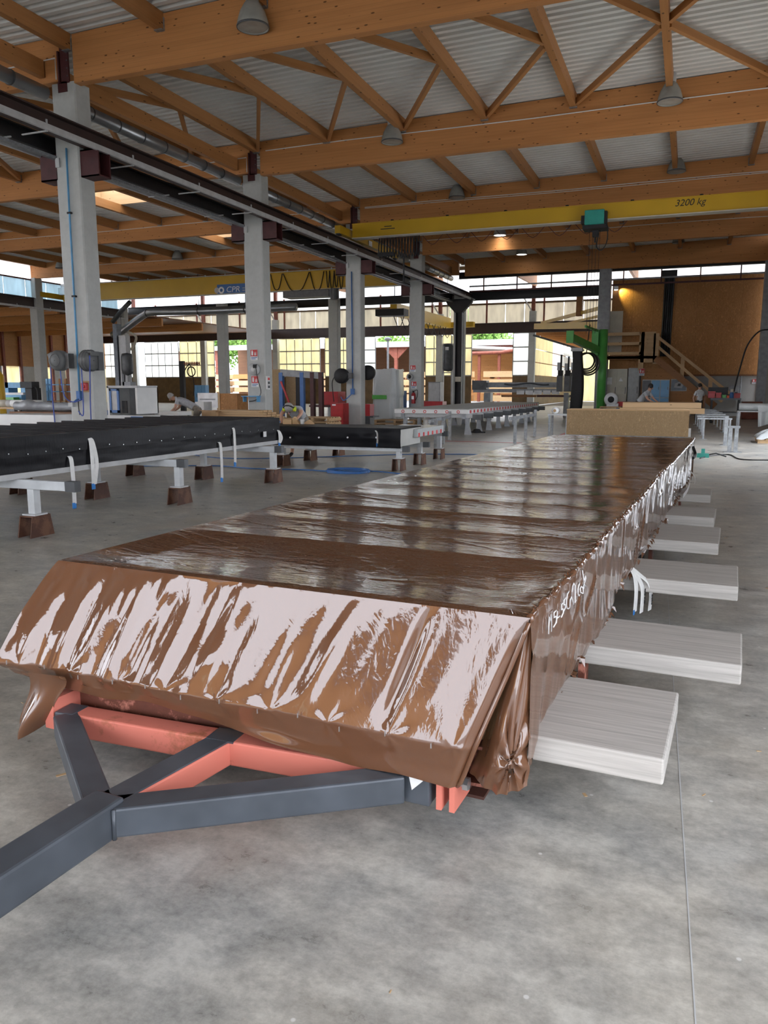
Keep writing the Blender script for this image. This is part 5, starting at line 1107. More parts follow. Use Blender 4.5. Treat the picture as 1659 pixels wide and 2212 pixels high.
p = at(1205, 940, Z=0); st_ = table('roll_stand', 'galvanised stand left of the fibreboard panel', p.x - .3, p.x + .4, p.y - .4, p.y + .3, .72, 'light_grey', 'galv', .04); fr = thing('paper_roll', 'white roll lying on the stand left of the fibreboard panel', 'roll', (p.x - .1, p.y - .2, .83)); MB().cyl((0, 0, 0), (0, .4, 0), .11, n=20).build('roll', 'white_plastic', fr, True); MB().cyl((0, -.005, 0), (0, .1, 0), .05, n=12).build('core_tube', 'cardboard', fr)
p = at(1030, 935, Z=0); tag(MB().lathe([(.001, 0), (.14, 0), (.16, .06), (.1, .13), (.001, .15)], 16).box(-.3, .3, -.03, .03, 0, .05).build('nail_gun', 'rubber', loc=p), 'black tool lying on the floor under the conveyor table', 'tool')

# ------------------------------------------------------------------ around the second, third and fourth columns
def stand(px, depth): return foot_at(px, depth)
def bx(name, label, cat, px0, py0, px1, depth, dd, mat, bevel=.01, parts=None, zb=0., group=None):
    p = stand((px0 + px1) / 2, depth); a, b = at(px0, py0, Y=p.y), at(px1, py0, Y=p.y); t = thing(name, label, cat, (a.x, p.y, zb), group=group); w2, h2 = b.x - a.x, a.z - zb
    MB().box(0, w2, 0, dd, 0, h2).build('body', mat, t, bevel=bevel); return t, w2, h2
t, w2, h2 = bx('red_cabinet', 'red steel cabinet at the foot of the third column', 'cabinet', 714, 871, 741, 33.0, .6, 'red_paint'); MB().box(.06, w2 - .06, -.015, 0, .1, h2 - .12).build('door', 'red_paint', t); MB().box(.08, .25, -.02, -.015, h2 - .1, h2 - .04).build('label_plate', 'print_white', t); MB().box(w2 * .3, w2 * .55, -.25, -.02, 0, .16).build('white_tub', 'white_plastic', t)
t, w2, h2 = bx('red_machine', 'big red machine housing behind the red cabinet', 'machine', 689, 846, 730, 38, .9, 'red_paint', zb=.75); MB().box(-.5, w2 + .3, -.1, 1.0, -.1, 0).build('table', 'burgundy', t)
for x in (-.4, w2 * .5, w2 + .2): MB().box(x - .05, x + .05, 0, .1, -.75, -.1).build('leg', 'light_grey', t)
t, w2, h2 = bx('red_bin', 'red bin right of the third column', 'bin', 785, 873, 799, 34.5, .5, 'red_paint', zb=.35); MB().box(-.1, w2 + .2, -.1, .6, -.06, 0).build('stand_top', 'dark_grey_metal', t); MB().box(0, w2, 0, .5, -.35, -.06).build('stand', 'dark_grey_metal', t)
p = stand(839, 38.5); wm = thing('wrapped_machine', 'machine draped in clear plastic sheet between third and fourth columns', 'machine', p); wq = (at(868, 850, Y=p.y).x - at(812, 850, Y=p.y).x) / 2; hq = at(839, 798, Y=p.y).z
MB().box(-wq * .85, wq * .85, -.5, .5, 0, hq * .97).build('machine_body', 'grey_paint', wm)
A, B = np.meshgrid(np.linspace(0, 1, 48), np.linspace(0, 1, 30), indexing='ij'); th_ = A * 2 * PI; fl_ = 1 + .10 * (B ** 2) * np.sin(th_ * 9 + 2) + .12 * B * (B < .55)
MB().grid(np.stack([np.sign(np.cos(th_)) * np.abs(np.cos(th_)) ** .45 * wq * .96 * fl_, np.sign(np.sin(th_)) * np.abs(np.sin(th_)) ** .45 * .58 * fl_, hq * (1.0 - .97 * B) + .05 * np.sin(th_ * 4)], -1)).build('plastic_drape', 'clear_film', wm, True); MB().box(-wq * .9, wq * .9, -.55, .55, hq * .97, hq).build('plastic_top', 'clear_film', wm); MB().box(-wq * .9, wq * .2, -.62, -.5, hq * .42, hq * .5).build('green_strap', 'jib_green', wm)
t, w2, h2 = bx('blue_cabinet', 'tall blue cabinet between the draped machine and the fourth column', 'cabinet', 847, 844, 872, 41, .5, 'blue_paint'); MB().box(.04, w2 - .04, -.015, 0, .08, h2 - .06).build('door', 'blue_paint', t)
t, w2, h2 = bx('grey_cabinet', 'grey steel cabinet behind the fourth column', 'cabinet', 925, 825, 951, 46, .6, 'grey_paint'); MB().box(.04, w2 - .04, -.015, 0, .08, h2 - .06).build('door', 'light_grey', t)
t, w2, h2 = bx('red_trolley', 'low red trolley in front of the grey cabinet', 'trolley', 912, 867, 956, 44, .8, 'red_paint', zb=.45); MB().box(.1, w2 - .1, .1, .7, -.45, 0).build('undercarriage', 'black_steel', t)
def pallet(label, px, depth, layers, wd=1.2, mat='spruce'):
    p = stand(px, depth); t = thing('pallet', label, 'pallet', p)
    for L in range(layers):
        z = L * .15
        for k in range(3): MB().box(-wd / 2 + .55 * wd * k - .05 * wd * k, -wd / 2 + .55 * wd * k - .05 * wd * k + .1, 0, 1.0, z, z + .1).build('runner', mat, t)
        for k in range(5): MB().box(-wd / 2, wd / 2 + .05, .22 * k, .22 * k + .14, z + .1, z + .13).build('deck_board', mat, t)
pallet('stack of empty wooden pallets behind the bending worker', 672, 27, 4); pallet('low pallet of brown boards in front of the draped machine', 850, 32, 2, 1.7, 'cardboard')
# stored panels and blue rack between columns 2 and 3
p = stand(606, 36); rk = thing('panel_rack', 'blue steel rack holding chipboard sheets behind the second column', 'rack', p)
fx_ = lambda px: at(px, 850, Y=p.y).x - p.x
hz_ = at(600, 805, Y=p.y).z; z2 = at(600, 798, Y=p.y).z
for k, (pa, pb, m_) in enumerate(((586, 612, 'osb_pale'), (616, 640, 'osb_pale'))): MB().box(fx_(pa), fx_(pb), .0 + .1 * k, .06 + .1 * k, .05, z2 if k == 0 else hz_).build('sheet', m_, rk)
MB().box(fx_(640), fx_(650), -.05, .4, 0, hz_).build('dark_sheet', 'rubber', rk)
for px in (611, 656, 678, 696): MB().box(fx_(px) - .09, fx_(px) + .09, -.2, 0, 0, hz_).build('post', 'blue_paint' if px < 670 else 'burgundy', rk)
bar('top_beam', (fx_(610), -.1, hz_), (fx_(700), -.1, hz_ - .15), .15, .3, 'grey_paint', rk); bar('brace', (fx_(613), -.25, hz_ - .4), (fx_(634), -.25, .7), .06, .08, 'red_paint', rk)
# timber table in the left hall, boxes
p = stand(520, 25); x0_, x1_ = at(420, 890, Y=p.y).x, at(602, 890, Y=p.y).x; p.y = 21.2; zt_ = at(520, 905, Y=p.y).z
table('timber_table', 'long table of pale boards behind the far end of the black panel', x0_, x1_, p.y, p.y + 1.6, zt_, 'cardboard', 'light_grey', .06, 3)
tb = thing('board_pile', 'pile of long pale boards on the table by the second column', 'timber stack', (x0_ + .9, p.y + .2, zt_))
for k in range(4):
    for j in range(3): MB().box(.1 * j, x1_ - x0_ - 1.0 - .15 * k, .3 * j, .3 * j + .26, .065 * k, .06 + .065 * k).build('board', 'spruce', tb)
p3 = at(455, 893, Y=p.y + .1); cbx = thing('cardboard_box', 'open cardboard box on the timber table', 'box', (p3.x - .28, p.y + .02, zt_)); MB().box(0, .52, 0, .18, 0, .25).build('body', 'cardboard', cbx); MB().box(-.12, 0, 0, .18, .24, .255).build('flap', 'cardboard', cbx); MB().box(.52, .62, 0, .18, .22, .235).build('flap', 'cardboard', cbx)
t, w2, h2 = bx('chipboard_box', 'rough chipboard crate left of the second column', 'crate', 471, 850, 512, 30, .8, 'osb'); MB().box(-.05, .08, -.03, 0, 0, h2 + .05).build('corner_batten', 'spruce', t); MB().box(-.9, 0, -.05, 0, h2 - .55, h2 + .02).build('white_notice', 'print_white', t); MB().box(-.8, -.1, -.056, -.05, h2 - .25, h2 - .2).build('text_line', 'grey_paint', t)
t, w2, h2 = bx('white_appliance', 'small white open appliance beside the bending man in the left hall', 'appliance', 421, 868, 440, 27, .5, 'white_plastic', zb=.5); MB().cyl((w2 * .35, -.01, h2 * .5), (w2 * .35, 0, h2 * .5), .15, n=16).build('opening', 'rubber', t); MB().box(.0, w2, .0, .5, -.5, 0).build('stand', 'grey_paint', t)
# white booth with blue window right of the first column
p = stand(266, 21.5); bo = thing('control_booth', 'white workshop booth with a blue framed window beside the nearest column', 'booth', p); g = lambda px: at(px, 870, Y=p.y).x - p.x; gz = lambda py: at(266, py, Y=p.y).z
MB().box(g(232), g(236), 0, .9, 0, gz(834)).build('side_panel', 'white_plastic', bo); MB().box(g(293), g(297), 0, .9, gz(894), gz(838)).build('side_panel', 'white_plastic', bo); MB().box(g(232), g(297), .86, .9, 0, gz(836)).build('back_panel', 'light_grey', bo); MB().box(g(232), g(297), 0, .9, gz(838), gz(833)).build('roof_panel', 'light_grey', bo); MB().box(g(232), g(330), -.05, .9, 0, gz(897)).build('counter', 'white_plastic', bo)
fr_ = MB(); fr_.box(g(239), g(242.5), -.04, 0, gz(892), gz(840)).box(g(255), g(259), -.04, 0, gz(892), gz(840)).box(g(239), g(259), -.04, 0, gz(844), gz(840)).box(g(239), g(259), -.04, 0, gz(892), gz(886)).build('window_frame', 'blue_paint', bo); MB().box(g(242.5), g(255), -.02, -.01, gz(886), gz(844)).build('window_pane', 'light_grey', bo); MB().box(g(258), g(268), .1, .14, gz(893), gz(866)).build('seat_back', 'dark_grey_metal', bo); MB().box(g(285), g(322), -.08, -.05, gz(908), gz(899)).build('blue_front', 'blue_paint', bo)
t, w2, h2 = bx('orange_crate', 'orange plastic crate on top of wooden boxes behind the booth', 'crate', 296, 833, 315, 30, .5, 'orange_paint', zb=1.42); MB().box(-.02, w2 + .02, -.02, .52, h2 - .05, h2).build('rim', 'orange_paint', t)
t, w2, h2 = bx('wooden_boxes', 'stacked brown wooden boxes under the orange crate', 'crate', 296, 846, 318, 30, .6, 'brown_board'); MB().box(-.02, w2 + .02, -.03, 0, h2 * .5, h2 * .53).build('batten', 'spruce', t)
# left hall storage row: rolls, tarp, white bench, blue machines, yellow tank
p = stand(60, 19.5); bn = table('white_bench', 'long white board bench behind the black panel at the left', at(-20, 905, Y=p.y).x, at(116, 905, Y=p.y).x, p.y, p.y + 1., at(60, 896, Y=p.y).z, 'white_plastic', 'grey_paint', .4, 3)
p = stand(95, 23); tbz = at(95, 890, Y=p.y).z; table('dark_table', 'dark trestle table under the grey tarp at the left', at(20, 890, Y=p.y).x, at(158, 890, Y=p.y).x, p.y, p.y + 1.2, tbz, 'dark_wood', 'dark_wood', .08, 3)
a, b = at(30, 880, Y=p.y + .4), at(156, 880, Y=p.y + .4); tp = thing('tarp_roll', 'rolled grey tarp lying on the dark table', 'tarp', (a.x, p.y + .5, tbz + .15))
A, B = np.meshgrid(np.linspace(0, 1, 40), np.linspace(0, 1, 20), indexing='ij'); rr_ = .13 * (1 + .12 * n1(A * 12, B * 6)) * (1 + .6 * np.exp(-((A - .2) / .1) ** 2) * np.sin(B * PI)); th_ = B * 2 * PI - PI / 2
MB().grid(np.stack([A * (b.x - a.x), np.cos(th_) * rr_, np.sin(th_) * rr_], -1)).build('cloth', 'grey_paint', tp, True); MB().cyl((-.02, 0, 0), (.0, 0, 0), .12, n=16).build('roll_end', 'dark_grey_metal', tp)
p = stand(40, 26); rz_ = at(40, 880, Y=p.y).z; table('roll_table', 'low table carrying white rolls at the left edge', at(-10, 880, Y=p.y).x, at(90, 880, Y=p.y).x, p.y, p.y + 1., rz_, 'spruce', 'light_grey', .06)
for k, (pa, pb, l) in enumerate(((-10, 22, 'pink wrapped roll on the low table at the left edge'), (24, 86, 'white plastic roll on the low table at the left'))):
    a, b = at(pa, 870, Y=p.y + .3), at(pb, 870, Y=p.y + .3); r_ = thing('foil_roll', l, 'roll', (a.x, p.y + .35, rz_ + .12)); MB().cyl((0, 0, 0), (b.x - a.x, 0, 0), .12, n=20).build('roll', 'white_plastic', r_, True); MB().cyl((b.x - a.x, 0, 0), (b.x - a.x + .01, 0, 0), .05, n=12).build('core_hole', 'rubber', r_)
    if k == 0: MB().cyl((.05, 0, .001), (b.x - a.x - .15, 0, .001), .122, n=20).build('pink_band', 'shirt_pink' if 'shirt_pink' in M else 'cream_paint', r_, True)
p = stand(4, 30); yt_ = thing('yellow_cylinder', 'yellow gas cylinder at the left edge', 'gas cylinder', p); MB().lathe([(.001, 0), (.2, 0), (.22, .05), (.22, at(4, 812, Y=p.y).z), (.12, at(4, 803, Y=p.y).z), (.06, at(4, 795, Y=p.y).z), (.001, at(4, 794, Y=p.y).z)], 20).build('cylinder', 'crane_yellow', yt_, True); MB().cyl((0, 0, at(4, 797, Y=p.y).z), (0, 0, at(4, 788, Y=p.y).z), .05, n=8).build('valve', 'crane_yellow', yt_)
p = stand(38, 33); bm2 = thing('blue_machine', 'pale blue sheet bending machine at the left behind the rolls', 'machine', p); g = lambda px: at(px, 850, Y=p.y).x - p.x; gz = lambda py: at(38, py, Y=p.y).z
for k, (a_, b_2, m_) in enumerate(((826, 838, 'sky_blue_pipe'), (848, 853, 'white_plastic'), (853, 862, 'sky_blue_pipe'))): MB().box(g(12), g(54), -.1 * k, .5, gz(b_2), gz(a_)).build('bed', m_, bm2)
for px in (14, 50): MB().box(g(px) - .12, g(px) + .12, 0, .5, 0, gz(826)).build('side_frame', 'sky_blue_pipe', bm2)
MB().box(g(31), g(49), -.5, -.1, gz(872), gz(858)).build('green_bin', 'jib_green', bm2); MB().box(g(31), g(49), -.5, -.1, 0, gz(872)).build('bin_stand', 'dark_grey_metal', bm2)
t, w2, h2 = bx('dark_machine', 'black tool machine beside the weathered left column', 'machine', 54, 838, 68, 32, .5, 'rubber'); MB().box(-.15, w2 + .12, -.1, .3, h2, h2 + .25).build('head', 'rubber', t); MB().tube(smooth([(w2, 0, h2), (w2 + .3, 0, h2 - .1), (w2 + .25, 0, .3)]), .03, 6).build('hose', 'rubber', t, True)
p = stand(120, 34); sr = thing('storage_rack', 'brown and blue storage rack seen under the flat hose reel', 'rack', p); g = lambda px: at(px, 850, Y=p.y).x - p.x; gz = lambda py: at(120, py, Y=p.y).z
for px in (102, 108, 130, 142): MB().box(g(px) - .05, g(px) + .05, 0, .1, 0, gz(818)).build('post', 'brown_board' if px > 120 else 'sky_blue_pipe', sr)
for py in (830, 845, 866): MB().box(g(100), g(148), 0, .8, gz(py + 2), gz(py)).build('shelf', 'spruce' if py > 860 else 'sky_blue_pipe', sr)
# ducts in the left hall
yd = Y5 - 1.5; q = [at(x, y, Y=yd) for x, y in ((243, 724), (262, 717), (300, 688), (318, 676), (340, 674), (430, 672), (530, 668), (640, 663))]
du = thing('suction_duct', 'grey metal suction duct bending up across the left hall', 'duct', q[0]); MB().tube([v - q[0] for v in q], .24, 14).build('duct', 'duct_metal', du, True)
for k in (3, 5, 6): v = q[k] - q[0]; MB().lathe([(.25, -.04), (.28, 0), (.25, .04)], 16, axis='x', c=v).build('joint_ring', 'dark_grey_metal', du)
for k in (5, 6): v = q[k] - q[0]; MB().cyl(v + Vector((0, 0, .2)), v + Vector((0, 0, 9.2 - q[k].z)), .02, n=6).build('hanger', 'dark_grey_metal', du)
q = [at(x, y, Y=yd) for x, y in ((243, 696), (262, 672), (281, 652))]; fl2 = thing('flue_pipe', 'short slanting dark pipe above the suction duct', 'pipe', q[0]); MB().tube([v - q[0] for v in q], .16, 10).build('pipe', 'dark_grey_metal', fl2, True); MB().cyl(q[2] - q[0], q[2] - q[0] + Vector((0, 0, 2.0)), .03, n=6).build('hanger', 'dark_grey_metal', fl2)
q = [at(x, y, Y=yd + .25) for x, y in ((262, 712), (292, 725), (291, 742), (283, 754), (268, 760))]; fh = thing('flex_hose', 'cream flexible hose hanging from the dark beam in the left hall', 'hose', q[0]); MB().tube([v - q[0] for v in smooth(q)], .09, 8).build('hose', 'cream_paint', fh, True); MB().cyl((0, 0, 0), (0, 0, 9.2 - q[0].z), .015, n=6).build('hanger', 'dark_grey_metal', fh)
p = stand(258, 46); sc_ = thing('service_post', 'dark service post with a hanging grey tank in the left hall', 'post', p); g = lambda px: at(px, 800, Y=p.y).x - p.x; gz = lambda py: at(258, py, Y=p.y).z
MB().box(g(253), g(261), -.2, .2, 0, gz(700)).build('post', 'slate_paint', sc_); MB().box(g(262), g(277), -.1, .3, 1.0, gz(725)).build('back_plate', 'light_grey', sc_)
MB().lathe([(.001, gz(812)), (.28, gz(808)), (.34, gz(800)), (.34, gz(772)), (.28, gz(765)), (.001, gz(763))], 20, c=(g(283), -.3, 0)).build('tank', 'dark_grey_metal', sc_, True); MB().box(g(268), g(272), -.2, 0, gz(850), gz(770)).build('bracket', 'dark_grey_metal', sc_); MB().box(g(268), g(285), -.2, .3, 0, gz(825)).build('cabinet', 'grey_paint', sc_)
p = stand(967, 50); tk = thing('hanging_tank', 'dark grey pressure tank in a frame left of the black end column', 'tank', p); g = lambda px: at(px, 800, Y=p.y).x - p.x; gz = lambda py: at(967, py, Y=p.y).z
MB().lathe([(.001, gz(803)), (.3, gz(801)), (.36, gz(796)), (.36, gz(750)), (.3, gz(744)), (.001, gz(742))], 20).build('tank', 'dark_grey_metal', tk, True)
for px in (957, 977): MB().box(g(px) - .05, g(px) + .05, -.1, .1, 0, gz(744)).build('frame_post', 'light_grey', tk)
for py in (744, 806): MB().box(g(957), g(977), -.1, .1, gz(py), gz(py) + .06).build('frame_bar', 'light_grey', tk)
MB().box(-.1, .12, -.38, -.35, gz(757), gz(750)).build('label_plate', 'print_white', tk)
p = stand(393, 48); sp2 = thing('cable_post', 'black post with a red comb rack and coiled cable in the left hall', 'post', p); g = lambda px: at(px, 800, Y=p.y).x - p.x; gz = lambda py: at(393, py, Y=p.y).z
MB().box(g(389), g(398), -.1, .1, 0, gz(780)).build('post', 'rubber', sp2); MB().box(g(398), g(433), -.05, 0, gz(787), gz(785)).build('comb_bar', 'oxide_red', sp2)
for k in range(10): MB().box(g(401 + 3.4 * k) - .02, g(401 + 3.4 * k) + .02, -.06, 0, gz(790), gz(782)).build('comb_pin', 'oxide_red', sp2)
MB().lathe([(.28, -.04), (.32, 0), (.28, .04), (.24, 0), (.28, -.04)], 24, axis='y', c=(g(415), -.1, gz(803))).build('cable_coil', 'rubber', sp2, True); MB().tube(smooth([(g(398), -.1, gz(806)), (g(408), -.1, gz(790)), (g(414), -.1, gz(790)), (g(420), -.1, gz(830)), (g(418), -.1, gz(855))]), .03, 6).build('cable', 'rubber', sp2, True)
cabinet('small_locker', 'small blue locker against the brown wall in the left hall', 419, 832, 443, 52, .5, 'locker_blue', 3)

# ------------------------------------------------------------------ people
def person(label, loc, rz, J, shirt, trousers, hair, muffs=False, bare_shin=False, h=1.0):
    me = bpy.data.meshes.new('person'); names = list(J); idx = {n: i for i, n in enumerate(names)}
    chain = [('pelvis', 'belly', 'shirt'), ('belly', 'chest', 'shirt'), ('chest', 'neck', 'shirt'), ('neck', 'head', 'skin'), ('head', 'crown', 'skin')]
    for s in 'lr':
        chain += [('chest', 'sh' + s, 'shirt'), ('sh' + s, 'ua' + s, 'shirt'), ('ua' + s, 'el' + s, 'skin'), ('el' + s, 'wr' + s, 'skin'), ('wr' + s, 'pa' + s, 'skin')]
        chain += [('pa' + s, 'f%d%s' % (k, s), 'skin') for k in range(4)] + [('wr' + s, 'th' + s, 'skin')]
        chain += [('pelvis', 'hip' + s, 'pants'), ('hip' + s, 'kn' + s, 'pants'), ('kn' + s, 'an' + s, 'skin' if bare_shin else 'pants'), ('an' + s, 'toe' + s, 'shoe')]
    me.from_pydata([J[n][0] for n in names], [(idx[a], idx[b]) for a, b, _ in chain], []); o = bpy.data.objects.new('person', me); COL.objects.link(o)
    sk_ = o.modifiers.new('skin', 'SKIN'); o.modifiers.new('sub', 'SUBSURF').levels = 2
    for i, n in enumerate(names): me.skin_vertices[0].data[i].radius = (J[n][1],) * 2
    me.skin_vertices[0].data[idx['pelvis']].use_root = True
    bpy.context.view_layer.update(); m2 = bpy.data.meshes.new_from_object(o.evaluated_get(bpy.context.evaluated_depsgraph_get())); o.modifiers.clear(); o.data = m2
    for m_ in ('skin', shirt, trousers, 'rubber'): m2.materials.append(M[m_])
    seg = [(np.array(J[a][0]), np.array(J[b][0]), {'skin': 0, 'shirt': 1, 'pants': 2, 'shoe': 3}[r]) for a, b, r in chain]
    for f in m2.polygons:
        c = np.array(f.center); best = 1e9
        for a, b, r in seg:
            t = np.clip(((c - a) @ (b - a)) / max(1e-9, (b - a) @ (b - a)), 0, 1); d = np.linalg.norm(c - a - (b - a) * t)
            if d < best: best = d; f.material_index = r
        f.use_smooth = True
    o.location = loc; o.rotation_euler = (0, 0, rz); tag(o, label, 'person')
    hd, cw = Vector(J['head'][0]), Vector(J['crown'][0]); up = (cw - hd).normalized(); fwd = Vector(J['_face'][0]) if '_face' in J else Vector((0, -1, 0)); fwd = (fwd - up * fwd.dot(up)).normalized(); rt = fwd.cross(up)
    Mh = Matrix((rt, fwd, up)).transposed().to_4x4(); Mh.translation = hd.lerp(cw, .5)
    u = MB(); u.lathe([(.001, .135), (.06, .12), (.098, .06), (.104, .0), (.09, -.05)], 20); hr = u.build('hair', hair, o, True); hr.matrix_local = Mh @ T(0, -.018, .015)
    ns = MB().prism([(-.016, -.03), (.016, -.03), (.006, .03), (-.006, .03)], .085, .118).build('nose', 'skin', o); ns.matrix_local = Mh @ T(0, 0, -.02)
    for s in (-1, 1):
        MB().lathe([(.001, -.012), (.012, 0), (.001, .012)], 8, c=(s * .035, .092, .01)).build('eye', 'rubber', o).matrix_local = Mh
        MB().lathe([(.001, -.03), (.016, 0), (.001, .03)], 8, c=(s * .098, 0, -.01)).build('ear', 'skin', o).matrix_local = Mh
        if muffs: MB().lathe([(.03, -.03), (.055, -.02), (.055, .02), (.03, .03)], 16, axis='x', c=(s * .125, .0, -.01)).box(s * .125 - .03, s * .125 + .03, -.03, .03, -.04, .02).build('ear_muff', 'muff_yellow', o, True).matrix_local = Mh
    MB().box(-.025, .025, .092, .1, -.07, -.062).build('mouth', 'burgundy', o).matrix_local = Mh
    if muffs: MB().tube([(.125 * math.cos(t), 0, .145 * math.sin(t)) for t in np.linspace(.1, PI - .1, 12)], .016, 6).build('head_band', 'rubber', o, True).matrix_local = Mh
    return o
def skeleton(pelvis, chest, neck, head, crown, handL, handR, footL=(-.12, 0, 0), footR=(.12, 0, 0), knee=(0, -.04), toe=(0, -1), face=(0, -1, 0), elbow=(0, .05, -.06)):
    V_ = Vector; p, c, n, h_, cr_ = map(V_, (pelvis, chest, neck, head, crown)); J = {}
    J['pelvis'] = (p, .135); J['belly'] = (p.lerp(c, .5), .135); J['chest'] = (c, .15); J['neck'] = (n, .06); J['head'] = (h_, .08); J['crown'] = (cr_, .075)
    for s, sg, hand, ft in (('l', -1, handL, footL), ('r', 1, handR, footR)):
        sh = c + V_((sg * .17, 0, 0)) + (n - c) * .35; hd = V_(hand); mid = sh.lerp(hd, .5) + V_((sg * .07, 0, 0)) + V_(elbow); d = (hd - mid).normalized(); sd_ = V_((1, 0, 0)) - d * d.x
        J['sh' + s] = (sh, .075); J['ua' + s] = (sh.lerp(mid, .6), .06); J['el' + s] = (mid, .043); J['wr' + s] = (hd, .029); J['pa' + s] = (hd + d * .07, .03)
        for k in range(4): J['f%d%s' % (k, s)] = (hd + d * (.165 - .012 * abs(k - 1.4)) + sd_ * (.022 * (k - 1.5)) + V_((0, 0, -.025)), .009)
        J['th' + s] = (hd + d * .07 - sd_ * (sg * .05), .011)
        hp = p + V_((sg * .1, 0, -.04)); an = V_(ft) + V_((0, .02, .09)); kn = hp.lerp(an, .5) + V_((sg * .01, knee[1], 0)); J['hip' + s] = (hp, .105); J['kn' + s] = (kn, .06); J['an' + s] = (an, .043); J['toe' + s] = (V_(ft) + V_((toe[0] * .17, toe[1] * .17, .045)), .04)
    return {k: (tuple(v[0]), v[1]) for k, v in J.items()}
def with_face(J, f): J2 = dict(J); J2['_face'] = (f, 0); return J2
_person = person
def person(label, loc, rz, J, *a, face=(0, -1, 0), **k):
    return _person(label, loc, rz, J, *a, **k)
w1 = at(630, 992, Z=0)
J = skeleton((0, .18, .90), (0, -.25, 1.12), (0, -.42, 1.15), (0, -.50, 1.10), (0, -.62, 1.17), (-.16, -.62, .86), (.16, -.62, .88), (-.2, .05, 0), (.2, .0, 0), elbow=(0, .02, .02))
person('worker in grey shirt with yellow ear muffs bending over the black panel', (w1.x, 15.95, 0), .12, J, 'shirt_grey', 'trouser_khaki', 'hair_grey', muffs=True, bare_shin=True)
w2_ = stand(404, 25.5)
J = skeleton((0, .30, .92), (0, -.22, 1.18), (0, -.42, 1.25), (0, -.50, 1.24), (0, -.62, 1.34), (-.16, -.60, .80), (.16, -.55, .82), (-.14, .15, 0), (.14, .2, 0), elbow=(0, .06, -.05))
person('grey haired man in grey shirt bending over a bench in the left hall', (w2_.x + .1, w2_.y, 0), -PI / 2 + .3, J, 'shirt_grey', 'trouser_khaki', 'hair_grey')
w3 = at(1398, 860, Y=34.6)
J = skeleton((0, .25, .95), (0, -.12, 1.32), (0, -.24, 1.48), (0, -.28, 1.53), (0, -.34, 1.70), (-.18, -.62, .98), (.18, -.6, .98), (-.14, .2, 0), (.14, .25, 0), elbow=(0, .05, -.05))
person('man in grey shirt and dark hair leaning over the timber stack', (w3.x - .15, 34.6, 0), PI / 2 - .5, J, 'shirt_grey', 'trouser_dark', 'hair_dark')
w4 = at(1507, 911, Z=0)
J = skeleton((0, 0, .95), (0, 0, 1.32), (0, -.01, 1.50), (0, -.02, 1.56), (0, -.02, 1.74), (-.26, -.06, .86), (.26, -.06, .86), knee=(0, -.02), elbow=(0, .04, 0))
person('standing man in white shirt with dark hair near the tool bench', (w4.x, w4.y, 0), .5, J, 'shirt_white', 'trouser_dark', 'hair_dark')
p = stand(385, 24); bb = thing('blue_tub', 'blue plastic tub in front of the bending man', 'tub', (at(400, 900, Y=24).x - .1, p.y - .3, .55)); MB().lathe([(.001, 0), (.35, 0), (.45, .3), (.48, .3), (.48, .33), (.42, .33), (.32, .04), (.001, .04)], 24).build('tub', 'blue_paint', bb, True); MB().box(-.4, .4, -.3, .3, -.55, 0).build('stand', 'light_grey', bb)
p = stand(360, 24.5); bnc = table('pale_bench', 'pale bench the grey haired man works on', at(335, 890, Y=p.y).x, at(385, 890, Y=p.y).x, p.y, p.y + .7, at(360, 889, Y=p.y).z, 'white_plastic', 'grey_paint', .12)

# ------------------------------------------------------------------ yard outside
YH = 96.0
sh_ = thing('timber_shed', 'long open timber shed with dark roof across the yard', 'shed', (-70, YH, 0)); zr = at(860, 748, Y=YH).z
MB().prism([(0, zr), (18, zr + 1.4), (18, zr + 1.7), (0, zr + .35)], 0, 52, 'x').build('roof', 'dark_grey_metal', sh_); MB().box(0, 52, -.15, .1, zr - .1, zr + .4).build('gutter', 'light_grey', sh_); MB().box(0, 52, 17.5, 18, 0, zr + 1.3).build('rear_wall', 'dark_wood', sh_)
for k in range(8): MB().box(6.8 * k, 6.8 * k + .4, .4, .8, 0, zr).build('post', 'oxide_red', sh_); MB().prism([(6.8 * k - 1.6, zr), (6.8 * k + 2.0, zr), (6.8 * k + .4, zr - 1.6), (6.8 * k, zr - 1.6)], .5, .7).build('knee_brace', 'oxide_red', sh_)
s2 = thing('storage_building', 'timber storage building with curved gutter seen through the right gate', 'shed', (-22, YH - 8, 0)); zr2 = at(1060, 760, Y=YH - 8).z
MB().prism([(-4, zr2 + .6), (-4, zr2 + .9), (8.4, zr2 + .15), (8.4, zr2 - .15)], 0, 7).build('roof', 'light_grey', s2); MB().tube([(-5, -.2, zr2 - .2), (2, -.2, zr2 - .1), (3.4, -.2, zr2 + .1), (3.9, -.2, zr2 + .7)], .2, 8).build('gutter', 'oxide_red', s2, True)
for k in range(5): MB().box(-3 + 2.3 * k, -2.7 + 2.3 * k, 0, .3, 0, zr2).build('post', 'oxide_red', s2)
MB().box(-4, 8.4, 5, 5.2, 0, zr2).build('rear_wall', 'warm_board', s2)
s3 = thing('blue_house', 'pale blue clad building behind the storage shed', 'building', (at(1095, 780, Y=125).x, 125, 0)); z3 = at(1095, 745, Y=125).z; MB().box(-3, 9, 0, 8, 0, z3).build('wall', 'locker_blue', s3); MB().prism([(-4.2, z3 - .5), (-4.2, z3 + .3), (9.5, z3 + 1.1), (9.5, z3)], -1, 9).build('roof', 'dark_grey_metal', s3)
lp = [(-66, 90), (-60, 91), (-54, 90), (-48, 91), (-42, 90), (-39.2, 86), (-34, 91), (-29.4, 84), (-24.2, 82), (-18.6, 83)]
